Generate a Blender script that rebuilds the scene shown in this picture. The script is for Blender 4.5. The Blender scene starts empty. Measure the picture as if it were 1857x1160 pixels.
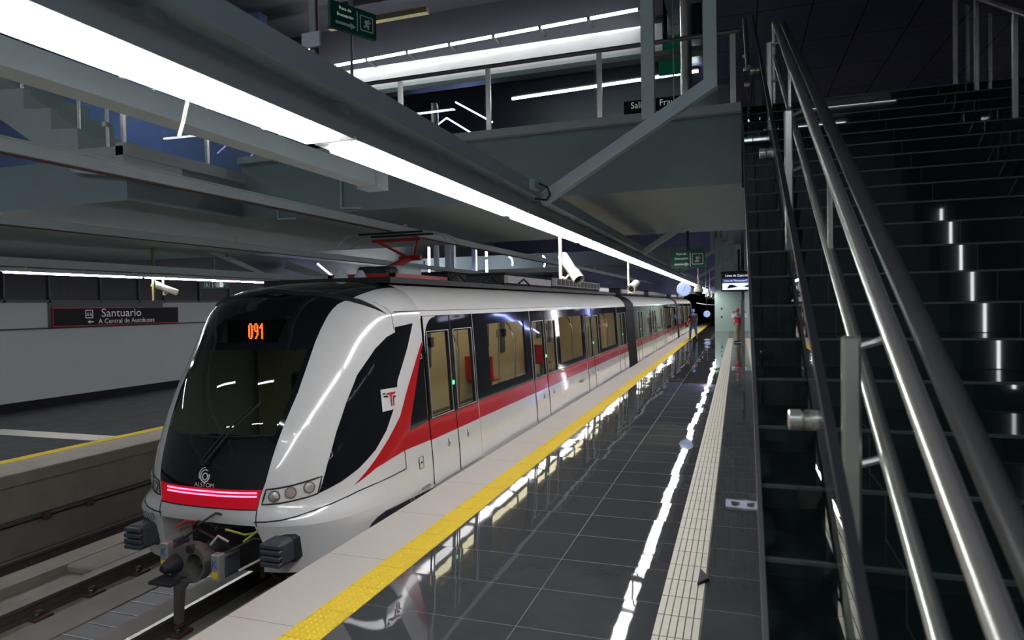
import bpy, math, random
from mathutils import Vector, Matrix
from mathutils.geometry import delaunay_2d_cdt
random.seed(7)
scene = bpy.context.scene
COL = scene.collection
PI = math.pi

# ------------------------------------------------------------------ camera
F, CX, CY, VPY, ROLL, H = 1200.0, 928.5, 580.0, (1337.0, 547.0), .018, 2.1
def _n(v): return v.normalized()
_y = _n(Vector((VPY[0]-CX, VPY[1]-CY, F)))
_z = _n(_y.cross(Vector((1, -ROLL, 0))))
if _z.y > 0: _z = -_z
_x = _n(_y.cross(_z))
if _x.x < 0: _x = -_x
# rows of world axes expressed in (right, down, forward) camera coordinates
cam = bpy.data.cameras.new('camera'); camo = bpy.data.objects.new('camera', cam); COL.objects.link(camo)
right = Vector((_x.x, _y.x, _z.x)); down = Vector((_x.y, _y.y, _z.y)); fwd = Vector((_x.z, _y.z, _z.z))
M = Matrix((right, -down, -fwd)).transposed().to_4x4()
M.translation = (0, 0, H)
camo.matrix_world = M
cam.sensor_width = 36; cam.lens = F/1857*36
cam.clip_start = .05; cam.clip_end = 400
cam.dof.use_dof = True; cam.dof.focus_distance = 9.0; cam.dof.aperture_fstop = 3.2
scene.camera = camo

# ------------------------------------------------------------------ materials
def ramp_mix(nt, fac, c1, c2):
    m = nt.nodes.new('ShaderNodeMix'); m.data_type = 'RGBA'
    m.inputs['A'].default_value = (*c1, 1); m.inputs['B'].default_value = (*c2, 1)
    nt.links.new(fac, m.inputs['Factor']); return m.outputs['Result']
def new_mat(name):
    m = bpy.data.materials.new(name); m.use_nodes = True
    nt = m.node_tree; b = nt.nodes['Principled BSDF']; return m, nt, b
def pbr(name, col, rough=.5, metal=0., var=.12, scale=6., bump=0., bscale=40., coat=0., spec=.5, stretch=None):
    m, nt, b = new_mat(name)
    tc = nt.nodes.new('ShaderNodeTexCoord'); mp = nt.nodes.new('ShaderNodeMapping')
    nt.links.new(tc.outputs['Object'], mp.inputs['Vector'])
    if stretch: mp.inputs['Scale'].default_value = stretch
    n = nt.nodes.new('ShaderNodeTexNoise'); n.inputs['Scale'].default_value = scale; n.inputs['Detail'].default_value = 5
    nt.links.new(mp.outputs['Vector'], n.inputs['Vector'])
    c1 = [max(0, c*(1-var)) for c in col]; c2 = [min(1, c*(1+var)) for c in col]
    nt.links.new(ramp_mix(nt, n.outputs['Fac'], c1, c2), b.inputs['Base Color'])
    b.inputs['Roughness'].default_value = rough; b.inputs['Metallic'].default_value = metal
    b.inputs['Coat Weight'].default_value = coat; b.inputs['Coat Roughness'].default_value = .04
    b.inputs['Specular IOR Level'].default_value = spec
    if bump:
        n2 = nt.nodes.new('ShaderNodeTexNoise'); n2.inputs['Scale'].default_value = bscale; n2.inputs['Detail'].default_value = 4
        nt.links.new(mp.outputs['Vector'], n2.inputs['Vector'])
        bp = nt.nodes.new('ShaderNodeBump'); bp.inputs['Strength'].default_value = bump; bp.inputs['Distance'].default_value = .02
        nt.links.new(n2.outputs['Fac'], bp.inputs['Height']); nt.links.new(bp.outputs['Normal'], b.inputs['Normal'])
    return m
def emit(name, col, s, base=(.6, .6, .6)):
    m, nt, b = new_mat(name)
    n = nt.nodes.new('ShaderNodeTexNoise'); n.inputs['Scale'].default_value = 3
    mr = nt.nodes.new('ShaderNodeMapRange'); mr.inputs['To Min'].default_value = s*.95; mr.inputs['To Max'].default_value = s*1.05
    nt.links.new(n.outputs['Fac'], mr.inputs['Value'])
    b.inputs['Base Color'].default_value = (*base, 1)
    b.inputs['Emission Color'].default_value = (*col, 1)
    nt.links.new(mr.outputs['Result'], b.inputs['Emission Strength'])
    return m
def glass(name, tint=(.8, .9, .88), ior=1.5, rough=.0):
    m, nt, b = new_mat(name); nt.nodes.remove(b)
    out = nt.nodes['Material Output']
    t = nt.nodes.new('ShaderNodeBsdfTransparent'); t.inputs['Color'].default_value = (*tint, 1)
    g = nt.nodes.new('ShaderNodeBsdfGlossy'); g.inputs['Roughness'].default_value = rough
    fr = nt.nodes.new('ShaderNodeFresnel'); fr.inputs['IOR'].default_value = ior
    mx = nt.nodes.new('ShaderNodeMixShader')
    geo = nt.nodes.new('ShaderNodeNewGeometry')     # reflect on the outer face only: the far face of a pane just lets light through
    inv = nt.nodes.new('ShaderNodeMath'); inv.operation = 'SUBTRACT'; inv.inputs[0].default_value = 1; nt.links.new(geo.outputs['Backfacing'], inv.inputs[1])
    mu = nt.nodes.new('ShaderNodeMath'); mu.operation = 'MULTIPLY'; nt.links.new(fr.outputs['Fac'], mu.inputs[0]); nt.links.new(inv.outputs[0], mu.inputs[1])
    nt.links.new(mu.outputs[0], mx.inputs['Fac']); nt.links.new(t.outputs[0], mx.inputs[1]); nt.links.new(g.outputs[0], mx.inputs[2])
    nt.links.new(mx.outputs[0], out.inputs['Surface']); return m
def line_mask(nt, coord, offs, per, width):
    """1 on thin lines repeated every `per` metres"""
    a = nt.nodes.new('ShaderNodeMath'); a.operation = 'ADD'; a.inputs[1].default_value = -offs + per*1000
    nt.links.new(coord, a.inputs[0])
    mo = nt.nodes.new('ShaderNodeMath'); mo.operation = 'MODULO'; mo.inputs[1].default_value = per
    nt.links.new(a.outputs[0], mo.inputs[0])
    lt = nt.nodes.new('ShaderNodeMath'); lt.operation = 'LESS_THAN'; lt.inputs[1].default_value = width
    nt.links.new(mo.outputs[0], lt.inputs[0]); return lt.outputs[0]
def tile_mat(name, base, grout, rx, px, ry, py, gw, rough, ax='X', ay='Y', wav=.03, var=.35, spec=.5, tilt=0):
    m, nt, b = new_mat(name)
    geo = nt.nodes.new('ShaderNodeNewGeometry'); sp = nt.nodes.new('ShaderNodeSeparateXYZ')
    nt.links.new(geo.outputs['Position'], sp.inputs[0])
    l1 = line_mask(nt, sp.outputs[ax], rx, px, gw); l2 = line_mask(nt, sp.outputs[ay], ry, py, gw)
    mx = nt.nodes.new('ShaderNodeMath'); mx.operation = 'MAXIMUM'; nt.links.new(l1, mx.inputs[0]); nt.links.new(l2, mx.inputs[1])
    n = nt.nodes.new('ShaderNodeTexNoise'); n.inputs['Scale'].default_value = 2.3; n.inputs['Detail'].default_value = 8; n.inputs['Roughness'].default_value = .65
    nt.links.new(geo.outputs['Position'], n.inputs['Vector'])
    c = ramp_mix(nt, n.outputs['Fac'], [x*(1-var) for x in base], [x*(1+var) for x in base])
    m2 = nt.nodes.new('ShaderNodeMix'); m2.data_type = 'RGBA'; nt.links.new(c, m2.inputs['A']); m2.inputs['B'].default_value = (*grout, 1)
    nt.links.new(mx.outputs[0], m2.inputs['Factor']); nt.links.new(m2.outputs['Result'], b.inputs['Base Color'])
    mr = nt.nodes.new('ShaderNodeMapRange'); mr.inputs['To Min'].default_value = rough*.6; mr.inputs['To Max'].default_value = rough*1.6
    nt.links.new(n.outputs['Fac'], mr.inputs['Value'])
    ad = nt.nodes.new('ShaderNodeMath'); ad.operation = 'MULTIPLY_ADD'; nt.links.new(mx.outputs[0], ad.inputs[0]); ad.inputs[1].default_value = .5
    nt.links.new(mr.outputs['Result'], ad.inputs[2]); nt.links.new(ad.outputs[0], b.inputs['Roughness'])
    b.inputs['Specular IOR Level'].default_value = spec
    if tilt:
        cb = nt.nodes.new('ShaderNodeCombineXYZ')
        for k, (axn, o_, p_) in enumerate(((ax, rx, px), (ay, ry, py))):
            a1 = nt.nodes.new('ShaderNodeMath'); a1.operation = 'SUBTRACT'; a1.inputs[1].default_value = o_; nt.links.new(sp.outputs[axn], a1.inputs[0])
            a2 = nt.nodes.new('ShaderNodeMath'); a2.operation = 'DIVIDE'; a2.inputs[1].default_value = p_; nt.links.new(a1.outputs[0], a2.inputs[0])
            a3 = nt.nodes.new('ShaderNodeMath'); a3.operation = 'FLOOR'; nt.links.new(a2.outputs[0], a3.inputs[0]); nt.links.new(a3.outputs[0], cb.inputs[k])
        wn = nt.nodes.new('ShaderNodeTexWhiteNoise'); wn.noise_dimensions = '3D'; nt.links.new(cb.outputs[0], wn.inputs['Vector'])
        v1 = nt.nodes.new('ShaderNodeVectorMath'); v1.operation = 'SUBTRACT'; v1.inputs[1].default_value = (.5, .5, .5); nt.links.new(wn.outputs['Color'], v1.inputs[0])
        v2 = nt.nodes.new('ShaderNodeVectorMath'); v2.operation = 'SCALE'; v2.inputs['Scale'].default_value = tilt; nt.links.new(v1.outputs[0], v2.inputs[0])
        v3 = nt.nodes.new('ShaderNodeVectorMath'); v3.operation = 'ADD'; nt.links.new(v2.outputs[0], v3.inputs[0]); nt.links.new(geo.outputs['Normal'], v3.inputs[1])
        v4 = nt.nodes.new('ShaderNodeVectorMath'); v4.operation = 'NORMALIZE'; nt.links.new(v3.outputs[0], v4.inputs[0]); tn_ = v4.outputs[0]
        nt.links.new(tn_, b.inputs['Normal'])
    if wav:
        w = nt.nodes.new('ShaderNodeTexNoise'); w.inputs['Scale'].default_value = 3.5; w.inputs['Detail'].default_value = 1
        nt.links.new(geo.outputs['Position'], w.inputs['Vector'])
        bp = nt.nodes.new('ShaderNodeBump'); bp.inputs['Strength'].default_value = wav; bp.inputs['Distance'].default_value = .05
        nt.links.new(w.outputs['Fac'], bp.inputs['Height']); nt.links.new(bp.outputs['Normal'], b.inputs['Normal'])
        if tilt: nt.links.new(tn_, bp.inputs['Normal'])
    return m
MT = {}
MT['white'] = pbr('white_paint', (.72, .72, .71), .16, var=.03, coat=.6)
MT['roofwhite'] = pbr('roof_paint', (.66, .66, .64), .5, var=.04)
MT['black'] = pbr('black_gloss', (.008, .009, .011), .06, var=.1, coat=.5)
MT['blackmatt'] = pbr('black_matt', (.012, .012, .013), .6)
MT['rubber'] = pbr('rubber', (.018, .019, .022), .65)
MT['buffer'] = pbr('buffer_grey', (.05, .056, .068), .5)
MT['red'] = pbr('red_paint', (.5, .012, .016), .2, var=.05, coat=.5)
MT['redarm'] = pbr('red_arm', (.5, .03, .03), .45)
MT['seat'] = pbr('red_plastic', (.6, .02, .015), .35)
MT['tan'] = pbr('tan_lining', (.62, .53, .36), .5, var=.06)
MT['steel'] = pbr('stainless', (.80, .75, .70), .27, .8, var=.05, scale=30)
MT['steeldark'] = pbr('dark_steel', (.2, .2, .2), .45, .8)
MT['paintgrey'] = pbr('grey_green_paint', (.50, .58, .60), .5, var=.08)
MT['paintlight'] = pbr('light_grey_paint', (.52, .55, .55), .5, var=.06)
MT['alu'] = pbr('aluminium', (.55, .55, .55), .4, .7)
MT['concrete'] = pbr('concrete', (.36, .325, .265), .85, var=.22, scale=3, bump=.25)
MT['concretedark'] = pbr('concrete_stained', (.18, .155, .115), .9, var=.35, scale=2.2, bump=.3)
MT['granite'] = pbr('granite', (.56, .51, .46), .55, var=.16, scale=160)
MT['granitetile'] = tile_mat('granite_edge', (.54, .50, .45), (.26, .24, .21), 500, 1000, 3.63, 1.2, .007, .5, wav=0, var=.1)
MT['slab'] = pbr('slab_paint', (.26, .32, .33), .6, var=.12, scale=2)
MT['fascia'] = pbr('fascia_paint', (.46, .50, .50), .5, var=.08)
MT['ceil'] = pbr('ceiling_paint', (.055, .055, .07), .6, var=.08, scale=2)
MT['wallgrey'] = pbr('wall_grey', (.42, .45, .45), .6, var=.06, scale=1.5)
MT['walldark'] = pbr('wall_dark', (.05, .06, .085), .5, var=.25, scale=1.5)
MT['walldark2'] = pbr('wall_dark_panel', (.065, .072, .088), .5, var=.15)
MT['yellow'] = tile_mat('yellow_tile', (.78, .55, .03), (.30, .22, .05), 500, 1000, 3.9, .40, .006, .5, wav=0, var=.12)
MT['cream'] = pbr('cream_tile', (.62, .60, .50), .5, var=.1, scale=20)
MT['creamjoint'] = pbr('cream_tile_joint', (.16, .15, .12), .8)
MT['lensrose'] = pbr('lens_rose', (.42, .33, .31), .15, coat=.5)
MT['rust'] = pbr('rusty_iron', (.12, .06, .05), .8, var=.4, scale=30)
MT['railside'] = pbr('rail_side', (.10, .09, .08), .75, var=.3, scale=12)
MT['railtop'] = pbr('rail_top', (.6, .58, .55), .25, 1.)
MT['raildull'] = pbr('rail_dull', (.34, .31, .27), .5, .4)
MT['camwhite'] = pbr('camera_housing', (.62, .60, .50), .5)
MT['green'] = pbr('sign_green', (.0, .10, .06), .4)
MT['signwhite'] = pbr('sign_white', (.75, .76, .74), .5)
MT['signblack'] = pbr('sign_black', (.008, .007, .009), .6, spec=.25)
MT['signred'] = pbr('sign_red', (.45, .02, .03), .4)
MT['palegreen'] = pbr('pale_green_panel', (.48, .66, .60), .3, var=.06)
MT['yellowsticker'] = pbr('sticker_yellow', (.8, .55, .02), .5)
MT['blueink'] = pbr('label_blue', (.02, .12, .45), .5)
MT['castgrey'] = pbr('cast_grey', (.12, .115, .105), .6, var=.25, scale=20, bump=.1)
MT['wiregreen'] = pbr('wire_green', (.25, .35, .04), .6)
MT['wirered'] = pbr('wire_red', (.4, .02, .02), .6)
MT['stair'] = tile_mat('polished_granite_step', (.008, .014, .014), (.03, .036, .034), .47, .78, 500, 1000, .004, .022, wav=.0)
MT['nosing'] = pbr('step_nosing', (.045, .065, .06), .4)
MT['floor'] = tile_mat('polished_dark_tile', (.056, .060, .063), (.13, .125, .115), -1.4, 1.155, 4.66, .598, .006, .022, wav=.010, tilt=.010)
MT['floorfar'] = tile_mat('worn_dark_tile', (.045, .047, .048), (.10, .10, .10), -10.4, .6, 0, .6, .006, .35, wav=0)
MT['panelwall'] = tile_mat('upper_ceiling_panel', (.12, .12, .21), (.02, .02, .03), .3, .72, .3, 1.4, .02, .35, wav=0)
MT['bluewall'] = pbr('dark_blue_wall', (.17, .22, .42), .5, var=.2)
MT['glass'] = glass('clear_glass', (.90, .96, .94))
MT['glasswin'] = glass('tinted_window', (.62, .66, .62), 1.5)
MT['glassscreen'] = glass('windscreen_glass', (.35, .40, .38), 1.5)
MT['lamp'] = emit('tube_light', (1, .98, 1), 29)
MT['lampfar'] = emit('tube_light_far', (.93, .94, 1), 32)
MT['lamptunnel'] = emit('tunnel_lamp', (.85, .9, 1), 1.6)
MT['lampup'] = emit('tube_light_upper', (.96, .97, 1), 22)
MT['lampfill'] = emit('added_fill_luminaire', (.76, .88, 1), 40)  # glow of the added, unseen fill luminaires
MT['neon'] = emit('neon_blue_white', (.36, .42, 1), 13)
MT['inlamp'] = emit('saloon_lamp', (1, .86, .6), 6)
MT['redled'] = emit('red_led', (1, .04, .09), 9)
MT['redglow'] = emit('red_lens', (1, .004, .03), .33, (.05, .0, .002))
MT['orange'] = emit('orange_led', (1, .13, .02), 6)
MT['greenled'] = emit('green_led', (.02, .9, .2), 2.5)
MT['clockface'] = emit('clock_face', (.42, .56, 1), .85, (.03, .04, .06))
MT['screen'] = emit('screen_white', (.72, .78, 1), 1.3, (.05, .05, .05))
MT['screenblue'] = emit('screen_blue', (.06, .09, .40), .6, (.02, .02, .03))
MT['greenglow'] = emit('green_backlit', (.0, .11, .045), .22, (.0, .05, .03))
MT['signlit'] = emit('sign_letters_lit', (.5, .6, .55), .5)
MT['letters'] = pbr('sign_letters', (.72, .72, .72), .5)
MT['signletters'] = pbr('sign_white_letters', (.97, .97, .97), .4, var=.02)
MT['skin'] = pbr('skin', (.35, .19, .12), .5)
MT['navy'] = pbr('navy_cloth', (.025, .03, .06), .8)
MT['denim'] = pbr('denim', (.06, .10, .17), .85)
MT['khaki'] = pbr('khaki_cloth', (.35, .28, .17), .85)
MT['whitecloth'] = pbr('white_cloth', (.65, .65, .65), .85)
MT['redcloth'] = pbr('red_vest', (.6, .03, .04), .7)
MT['helmetblue'] = pbr('helmet_blue', (.04, .20, .55), .3)
MT['helmetred'] = pbr('helmet_red', (.55, .03, .04), .3)
MT['shoe'] = pbr('shoe', (.02, .018, .016), .6)
MT['ochre'] = pbr('ochre_paint', (.26, .23, .11), .6)
MT['mesh'] = None

def mesh_screen():
    m, nt, b = new_mat('perforated_screen')
    geo = nt.nodes.new('ShaderNodeNewGeometry'); sp = nt.nodes.new('ShaderNodeSeparateXYZ'); nt.links.new(geo.outputs['Position'], sp.inputs[0])
    l1 = line_mask(nt, sp.outputs['Y'], 0, .06, .012); l2 = line_mask(nt, sp.outputs['Z'], 0, .05, .012)
    mx = nt.nodes.new('ShaderNodeMath'); mx.operation = 'MAXIMUM'; nt.links.new(l1, mx.inputs[0]); nt.links.new(l2, mx.inputs[1])
    nt.links.new(ramp_mix(nt, mx.outputs[0], (.008, .009, .011), (.03, .03, .034)), b.inputs['Base Color'])
    b.inputs['Roughness'].default_value = .5; return m
MT['mesh'] = mesh_screen()

# ------------------------------------------------------------------ mesh helpers
class MB:
    def __init__(s): s.v = []; s.f = []; s.mi = []
    def add(s, vs, fs, mi=0):
        o = len(s.v); s.v += [tuple(p) for p in vs]
        for f in fs: s.f.append([i+o for i in f]); s.mi.append(mi)
        return s
    def box(s, x0, x1, y0, y1, z0, z1, mi=0):
        return s.add([(x0,y0,z0),(x1,y0,z0),(x1,y1,z0),(x0,y1,z0),(x0,y0,z1),(x1,y0,z1),(x1,y1,z1),(x0,y1,z1)],
                     [(0,3,2,1),(4,5,6,7),(0,1,5,4),(1,2,6,5),(2,3,7,6),(3,0,4,7)], mi)
    def cbox(s, x0, x1, y0, y1, z0, z1, c=.01, mi=0):
        """box with chamfered edges along all axes"""
        hx, hy, hz = (x1-x0)/2, (y1-y0)/2, (z1-z0)/2; cx, cy, cz = (x0+x1)/2, (y0+y1)/2, (z0+z1)/2
        c = min(c, hx*.45, hy*.45, hz*.45); vs = []; idx = {}
        for sx in (-1,1):
            for sy in (-1,1):
                for sz in (-1,1):
                    for a in range(3):
                        d = [hx-c, hy-c, hz-c]; d[a] = [hx, hy, hz][a]
                        idx[(sx,sy,sz,a)] = len(vs); vs.append((cx+sx*d[0], cy+sy*d[1], cz+sz*d[2]))
        fs = []
        for a in range(3):
            b, e = (a+1) % 3, (a+2) % 3
            for sg in (-1, 1):
                q = []
                for (p, r) in ((-1,-1),(1,-1),(1,1),(-1,1)):
                    k = [0,0,0]; k[a] = sg; k[b] = p; k[e] = r; q.append(idx[(*k, a)])
                fs.append(q if sg > 0 else q[::-1])
        for a in range(3):
            b, e = (a+1) % 3, (a+2) % 3
            for p in (-1,1):
                for r in (-1,1):
                    q = []
                    for (sg, w) in ((-1,b),(1,b),(1,e),(-1,e)):
                        k = [0,0,0]; k[a] = sg; k[b] = p; k[e] = r; q.append(idx[(*k, w)])
                    fs.append(q if p*r > 0 else q[::-1])
        for sx in (-1,1):
            for sy in (-1,1):
                for sz in (-1,1):
                    q = [idx[(sx,sy,sz,a)] for a in range(3)]; fs.append(q if sx*sy*sz > 0 else q[::-1])
        return s.add(vs, fs, mi)
    def tube(s, pts, r, n=10, caps=True, mi=0, closed=False):
        pts = [Vector(p) for p in pts]; rs = r if isinstance(r, (list, tuple)) else [r]*len(pts)
        N = len(pts); vs = []; fs = []; up = None
        for i, p in enumerate(pts):
            if closed: t = pts[(i+1) % N]-pts[i-1]
            else: t = pts[min(i+1, N-1)]-pts[max(i-1, 0)]
            t.normalize()
            if up is None: up = Vector((0,0,1)) if abs(t.z) < .9 else Vector((1,0,0))
            a = t.cross(up)
            if a.length < 1e-5: a = t.orthogonal()
            a.normalize(); b = a.cross(t); up = b
            for k in range(n):
                g = 2*PI*k/n; vs.append(p+(a*math.cos(g)+b*math.sin(g))*rs[i])
        for i in range(N if closed else N-1):
            j = (i+1) % N
            for k in range(n): fs.append((i*n+k, i*n+(k+1) % n, j*n+(k+1) % n, j*n+k))
        if caps and not closed: fs.append(list(range(n))); fs.append([(N-1)*n+k for k in range(n)][::-1])
        fs = [list(f)[::-1] for f in fs]
        return s.add(vs, fs, mi)
    def cyl(s, p0, p1, r, n=16, mi=0): return s.tube([p0, p1], r, n, True, mi)
    def lathe(s, prof, o, ax='Z', n=20, mi=0):
        """prof: list of (r, h)"""
        vs = []; fs = []
        for r, h in prof:
            for k in range(n):
                g = 2*PI*k/n; a, b = r*math.cos(g), r*math.sin(g)
                q = {'Z': (a, b, h), 'Y': (a, h, b), 'X': (h, a, b)}[ax]
                vs.append((o[0]+q[0], o[1]+q[1], o[2]+q[2]))
        for i in range(len(prof)-1):
            for k in range(n): fs.append((i*n+k, i*n+(k+1) % n, (i+1)*n+(k+1) % n, (i+1)*n+k))
        fs.append(list(range(n))[::-1]); fs.append([(len(prof)-1)*n+k for k in range(n)])
        return s.add(vs, fs, mi)
    def prism(s, poly, ax, h0, h1, mi=0):
        """poly in the plane perpendicular to ax (the other two axes in order)"""
        def P(q, h): return {'X': (h, q[0], q[1]), 'Y': (q[0], h, q[1]), 'Z': (q[0], q[1], h)}[ax]
        n = len(poly); vs = [P(q, h0) for q in poly]+[P(q, h1) for q in poly]
        fs = [list(range(n))[::-1], [n+i for i in range(n)]]+[(i, (i+1) % n, n+(i+1) % n, n+i) for i in range(n)]
        return s.add(vs, fs, mi)
    def beam(s, p0, p1, w, h, upv=(0,0,1), mi=0):
        p0 = Vector(p0); p1 = Vector(p1); t = (p1-p0).normalized(); u = Vector(upv); a = t.cross(u).normalized(); b = a.cross(t)
        vs = []
        for p in (p0, p1):
            for (i, j) in ((-1,-1),(1,-1),(1,1),(-1,1)): vs.append(p+a*(w/2*i)+b*(h/2*j))
        return s.add(vs, [(0,1,2,3),(7,6,5,4),(0,4,5,1),(1,5,6,2),(2,6,7,3),(3,7,4,0)], mi)
    def grid(s, rows, mi=0, flip=False):
        nr, nc = len(rows), len(rows[0]); vs = [p for r in rows for p in r]; fs = []
        for i in range(nr-1):
            for j in range(nc-1):
                q = (i*nc+j, i*nc+j+1, (i+1)*nc+j+1, (i+1)*nc+j); fs.append(q[::-1] if flip else q)
        return s.add(vs, fs, mi)
    def build(s, name, mats, parent=None, smooth=35, recalc=False):
        if not isinstance(mats, (list, tuple)): mats = [mats]
        off = WORLD.get(parent.name, Vector()) if parent else Vector()
        me = bpy.data.meshes.new(name)
        me.from_pydata([tuple(Vector(p)-off) for p in s.v], [], s.f); me.update()
        for m in mats: me.materials.append(MT[m] if isinstance(m, str) else m)
        if len(mats) > 1:
            for p, i in zip(me.polygons, s.mi): p.material_index = i
        if recalc:
            import bmesh
            bm = bmesh.new(); bm.from_mesh(me); bmesh.ops.remove_doubles(bm, verts=bm.verts, dist=1e-5)
            bmesh.ops.recalc_face_normals(bm, faces=bm.faces); bm.to_mesh(me); bm.free()
        if smooth:
            for p in me.polygons: p.use_smooth = True
            me.set_sharp_from_angle(angle=math.radians(smooth))
        o = bpy.data.objects.new(name, me); COL.objects.link(o)
        if parent:
            o.parent = parent; WORLD[o.name] = off
        else: WORLD[o.name] = Vector()
        return o
WORLD = {}
def tag(o, label, cat, group=None, kind=None):
    o['label'] = label; o['category'] = cat
    if group: o['group'] = group
    if kind: o['kind'] = kind
    return o
def thing(name, label, cat, loc=(0,0,0), group=None, kind=None):
    o = bpy.data.objects.new(name, None); COL.objects.link(o); o.location = loc; o.empty_display_size = .1
    WORLD[o.name] = Vector(loc); return tag(o, label, cat, group, kind)
def struct(name, mb, mat, label, cat, smooth=35): return tag(mb.build(name, mat, smooth=smooth), label, cat, kind='structure')
def dup(root, loc, label=None, group=None):
    r = root.copy(); COL.objects.link(r); r.location = loc
    if label: r['label'] = label
    if group: r['group'] = group
    for ch in root.children:
        c = ch.copy(); COL.objects.link(c); c.parent = r
        for g in ch.children:
            d = g.copy(); COL.objects.link(d); d.parent = c
    return r
def text_pts(s, size=1., xs=1.):
    """flat triangulated letters as (verts2d, faces)"""
    c = bpy.data.curves.new('t', 'FONT'); c.body = s; c.size = size; c.align_x = 'CENTER'; c.align_y = 'CENTER'; c.resolution_u = 3
    o = bpy.data.objects.new('t', c); COL.objects.link(o); dg = bpy.context.evaluated_depsgraph_get(); dg.update()
    me = bpy.data.meshes.new_from_object(o.evaluated_get(dg))
    vs = [(v.co.x*xs, v.co.y) for v in me.vertices]; fs = [list(p.vertices) for p in me.polygons]
    bpy.data.objects.remove(o); bpy.data.curves.remove(c); bpy.data.meshes.remove(me)
    return vs, fs
def text_on(s, size, fn, name, mat, parent, xs=1.):
    vs, fs = text_pts(s, size, xs); mb = MB(); mb.add([fn(a, b) for a, b in vs], fs)
    return mb.build(name, mat, parent, smooth=0)
def pip(p, poly):
    x, y = p; c = False; n = len(poly)
    for i in range(n):
        x1, y1 = poly[i]; x2, y2 = poly[i-1]
        if (y1 > y) != (y2 > y) and x < (x2-x1)*(y-y1)/(y2-y1)+x1: c = not c
    return c
def dense(poly, st):
    out = []
    for i in range(len(poly)):
        a = Vector(poly[i]); b = Vector(poly[(i+1) % len(poly)]); k = max(1, int((b-a).length/st))
        for j in range(k): out.append(tuple(a+(b-a)*(j/k)))
    return out
def smooth_poly(p, it=2):
    for _ in range(it):
        q = []
        for i in range(len(p)):
            a, b = Vector(p[i]), Vector(p[(i+1) % len(p)]); q += [tuple(a*.75+b*.25), tuple(a*.25+b*.75)]
        p = q
    return p
def patch(poly, fn, st=.06, holes=()):
    """fill a 2-D outline (with holes) and lift it onto a surface with fn(a, b)"""
    loops = [dense(poly, st)]+[dense(h, st) for h in holes]; vs = []; es = []
    for L in loops:
        o = len(vs); vs += [Vector(p) for p in L]; es += [(o+i, o+(i+1) % len(L)) for i in range(len(L))]
    xs = [p[0] for p in loops[0]]; ys_ = [p[1] for p in loops[0]]
    x = min(xs)+st/2
    while x < max(xs):
        y = min(ys_)+st/2
        while y < max(ys_):
            if pip((x, y), loops[0]) and not any(pip((x, y), h) for h in loops[1:]): vs.append(Vector((x, y)))
            y += st
        x += st
    r = delaunay_2d_cdt(vs, es, [], 0, 1e-5)
    fs = []
    for f in r[2]:
        c = sum((r[0][i] for i in f), Vector((0, 0)))/len(f)
        if pip(c, loops[0]) and not any(pip(c, h) for h in loops[1:]): fs.append(list(f))
    return [fn(p.x, p.y) for p in r[0]], fs

# ------------------------------------------------------------------ setting: floors, pit, walls
YE = 78.0
struct('floor', MB().box(-2.53, 4.6, -5, YE, -.25, 0), 'floor', 'polished dark tiled platform floor beside the train', 'floor')
struct('trim_1', MB().box(-3.35, -2.80, -5, YE, -.16, .002), 'granitetile', 'pale stone edge of the near platform along the train', 'platform edge')
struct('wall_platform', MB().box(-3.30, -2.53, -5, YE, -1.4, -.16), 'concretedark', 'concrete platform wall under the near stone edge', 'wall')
# yellow tactile strip, domed tiles
yl = MB(); yl.box(-2.80, -2.53, -5, YE, -.02, .004)
y = 1.5
while y < 16:
    if abs((y*1.0) % .30) > .02 or True:
        for k in range(6):
            x = -2.78+.045*k+.012
            yl.lathe([(.013, .004), (.010, .0085), (.004, .0095)], (x, y, 0), n=6)
    y += .05
o = yl.build('tactile_strip', 'yellow', smooth=60); tag(o, 'yellow domed tactile strip along the near platform edge', 'tactile paving')
# white guidance strip with bars
ws = MB(); ws.box(-.533, -.243, -5, 49.9, -.02, .003, 1)
yy = -3.0
while yy < 40:
    L = .288
    for k in range(6):
        x = -.531+k*.048; ws.cbox(x, x+.041, yy, yy+L, .002, .0075, .003)
    yy += .30
o = ws.build('guidance_strip', ['cream', 'creamjoint'], smooth=20); tag(o, 'cream ribbed guidance strip running down the dark platform', 'tactile paving')
o = MB().prism([(-.30, 5.02), (-.22, 5.14), (-.29, 5.30)], 'Z', .006, .03).build('rubber_wedge', 'rubber'); tag(o, 'small dark triangular wedge lying on the cream guidance strip', 'wedge')
# far platform
struct('floor.001', MB().box(-14.8, -10.04, -5, YE, -.3, 0), 'floorfar', 'dull dark floor of the far platform in front of the grey wall', 'floor')
fe = MB(); fe.cbox(-9.82, -9.05, -5, YE, -.17, .003, .012); fe.box(-9.82, -9.10, -5, YE, -.62, -.17); fe.box(-9.82, -9.13, -5, YE, -.70, -.64); fe.box(-9.82, -9.16, -5, YE, -1.2, -.72)
fe.box(-9.95, -9.70, -5, YE, -1.2, -.1)
struct('trim_2', fe, 'concrete', 'stone edge and stepped concrete face of the far platform', 'platform edge')
pp = MB(); pp.tube([(-9.08, -5, -.66), (-9.08, YE, -.66)], .025, 8)
tag(pp.build('conduit_pipe', 'steeldark'), 'dark conduit pipe along the far platform face', 'pipe')
for yy in (6.45, 7.1):
    b = MB().cbox(-9.10, -9.02, yy, yy+.10, -.72, -.62, .01); tag(b.build('pipe_clamp', 'rust'), 'rusty pipe clamp on the far platform face, ' + ('nearer' if yy < 7 else 'farther') + ' of two', 'clamp', 'pipe clamps on the far platform face')
tag(MB().box(-10.04, -9.82, -5, YE, -.02, .004).build('tactile_strip', 'yellow'), 'yellow strip along the far platform edge', 'tactile paving')
gl = MB(); gl.box(-12.4, -10.04, 8.05, 8.45, -.02, .004); gl.box(-12.8, -12.4, -4, 8.45, -.02, .004)
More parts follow.
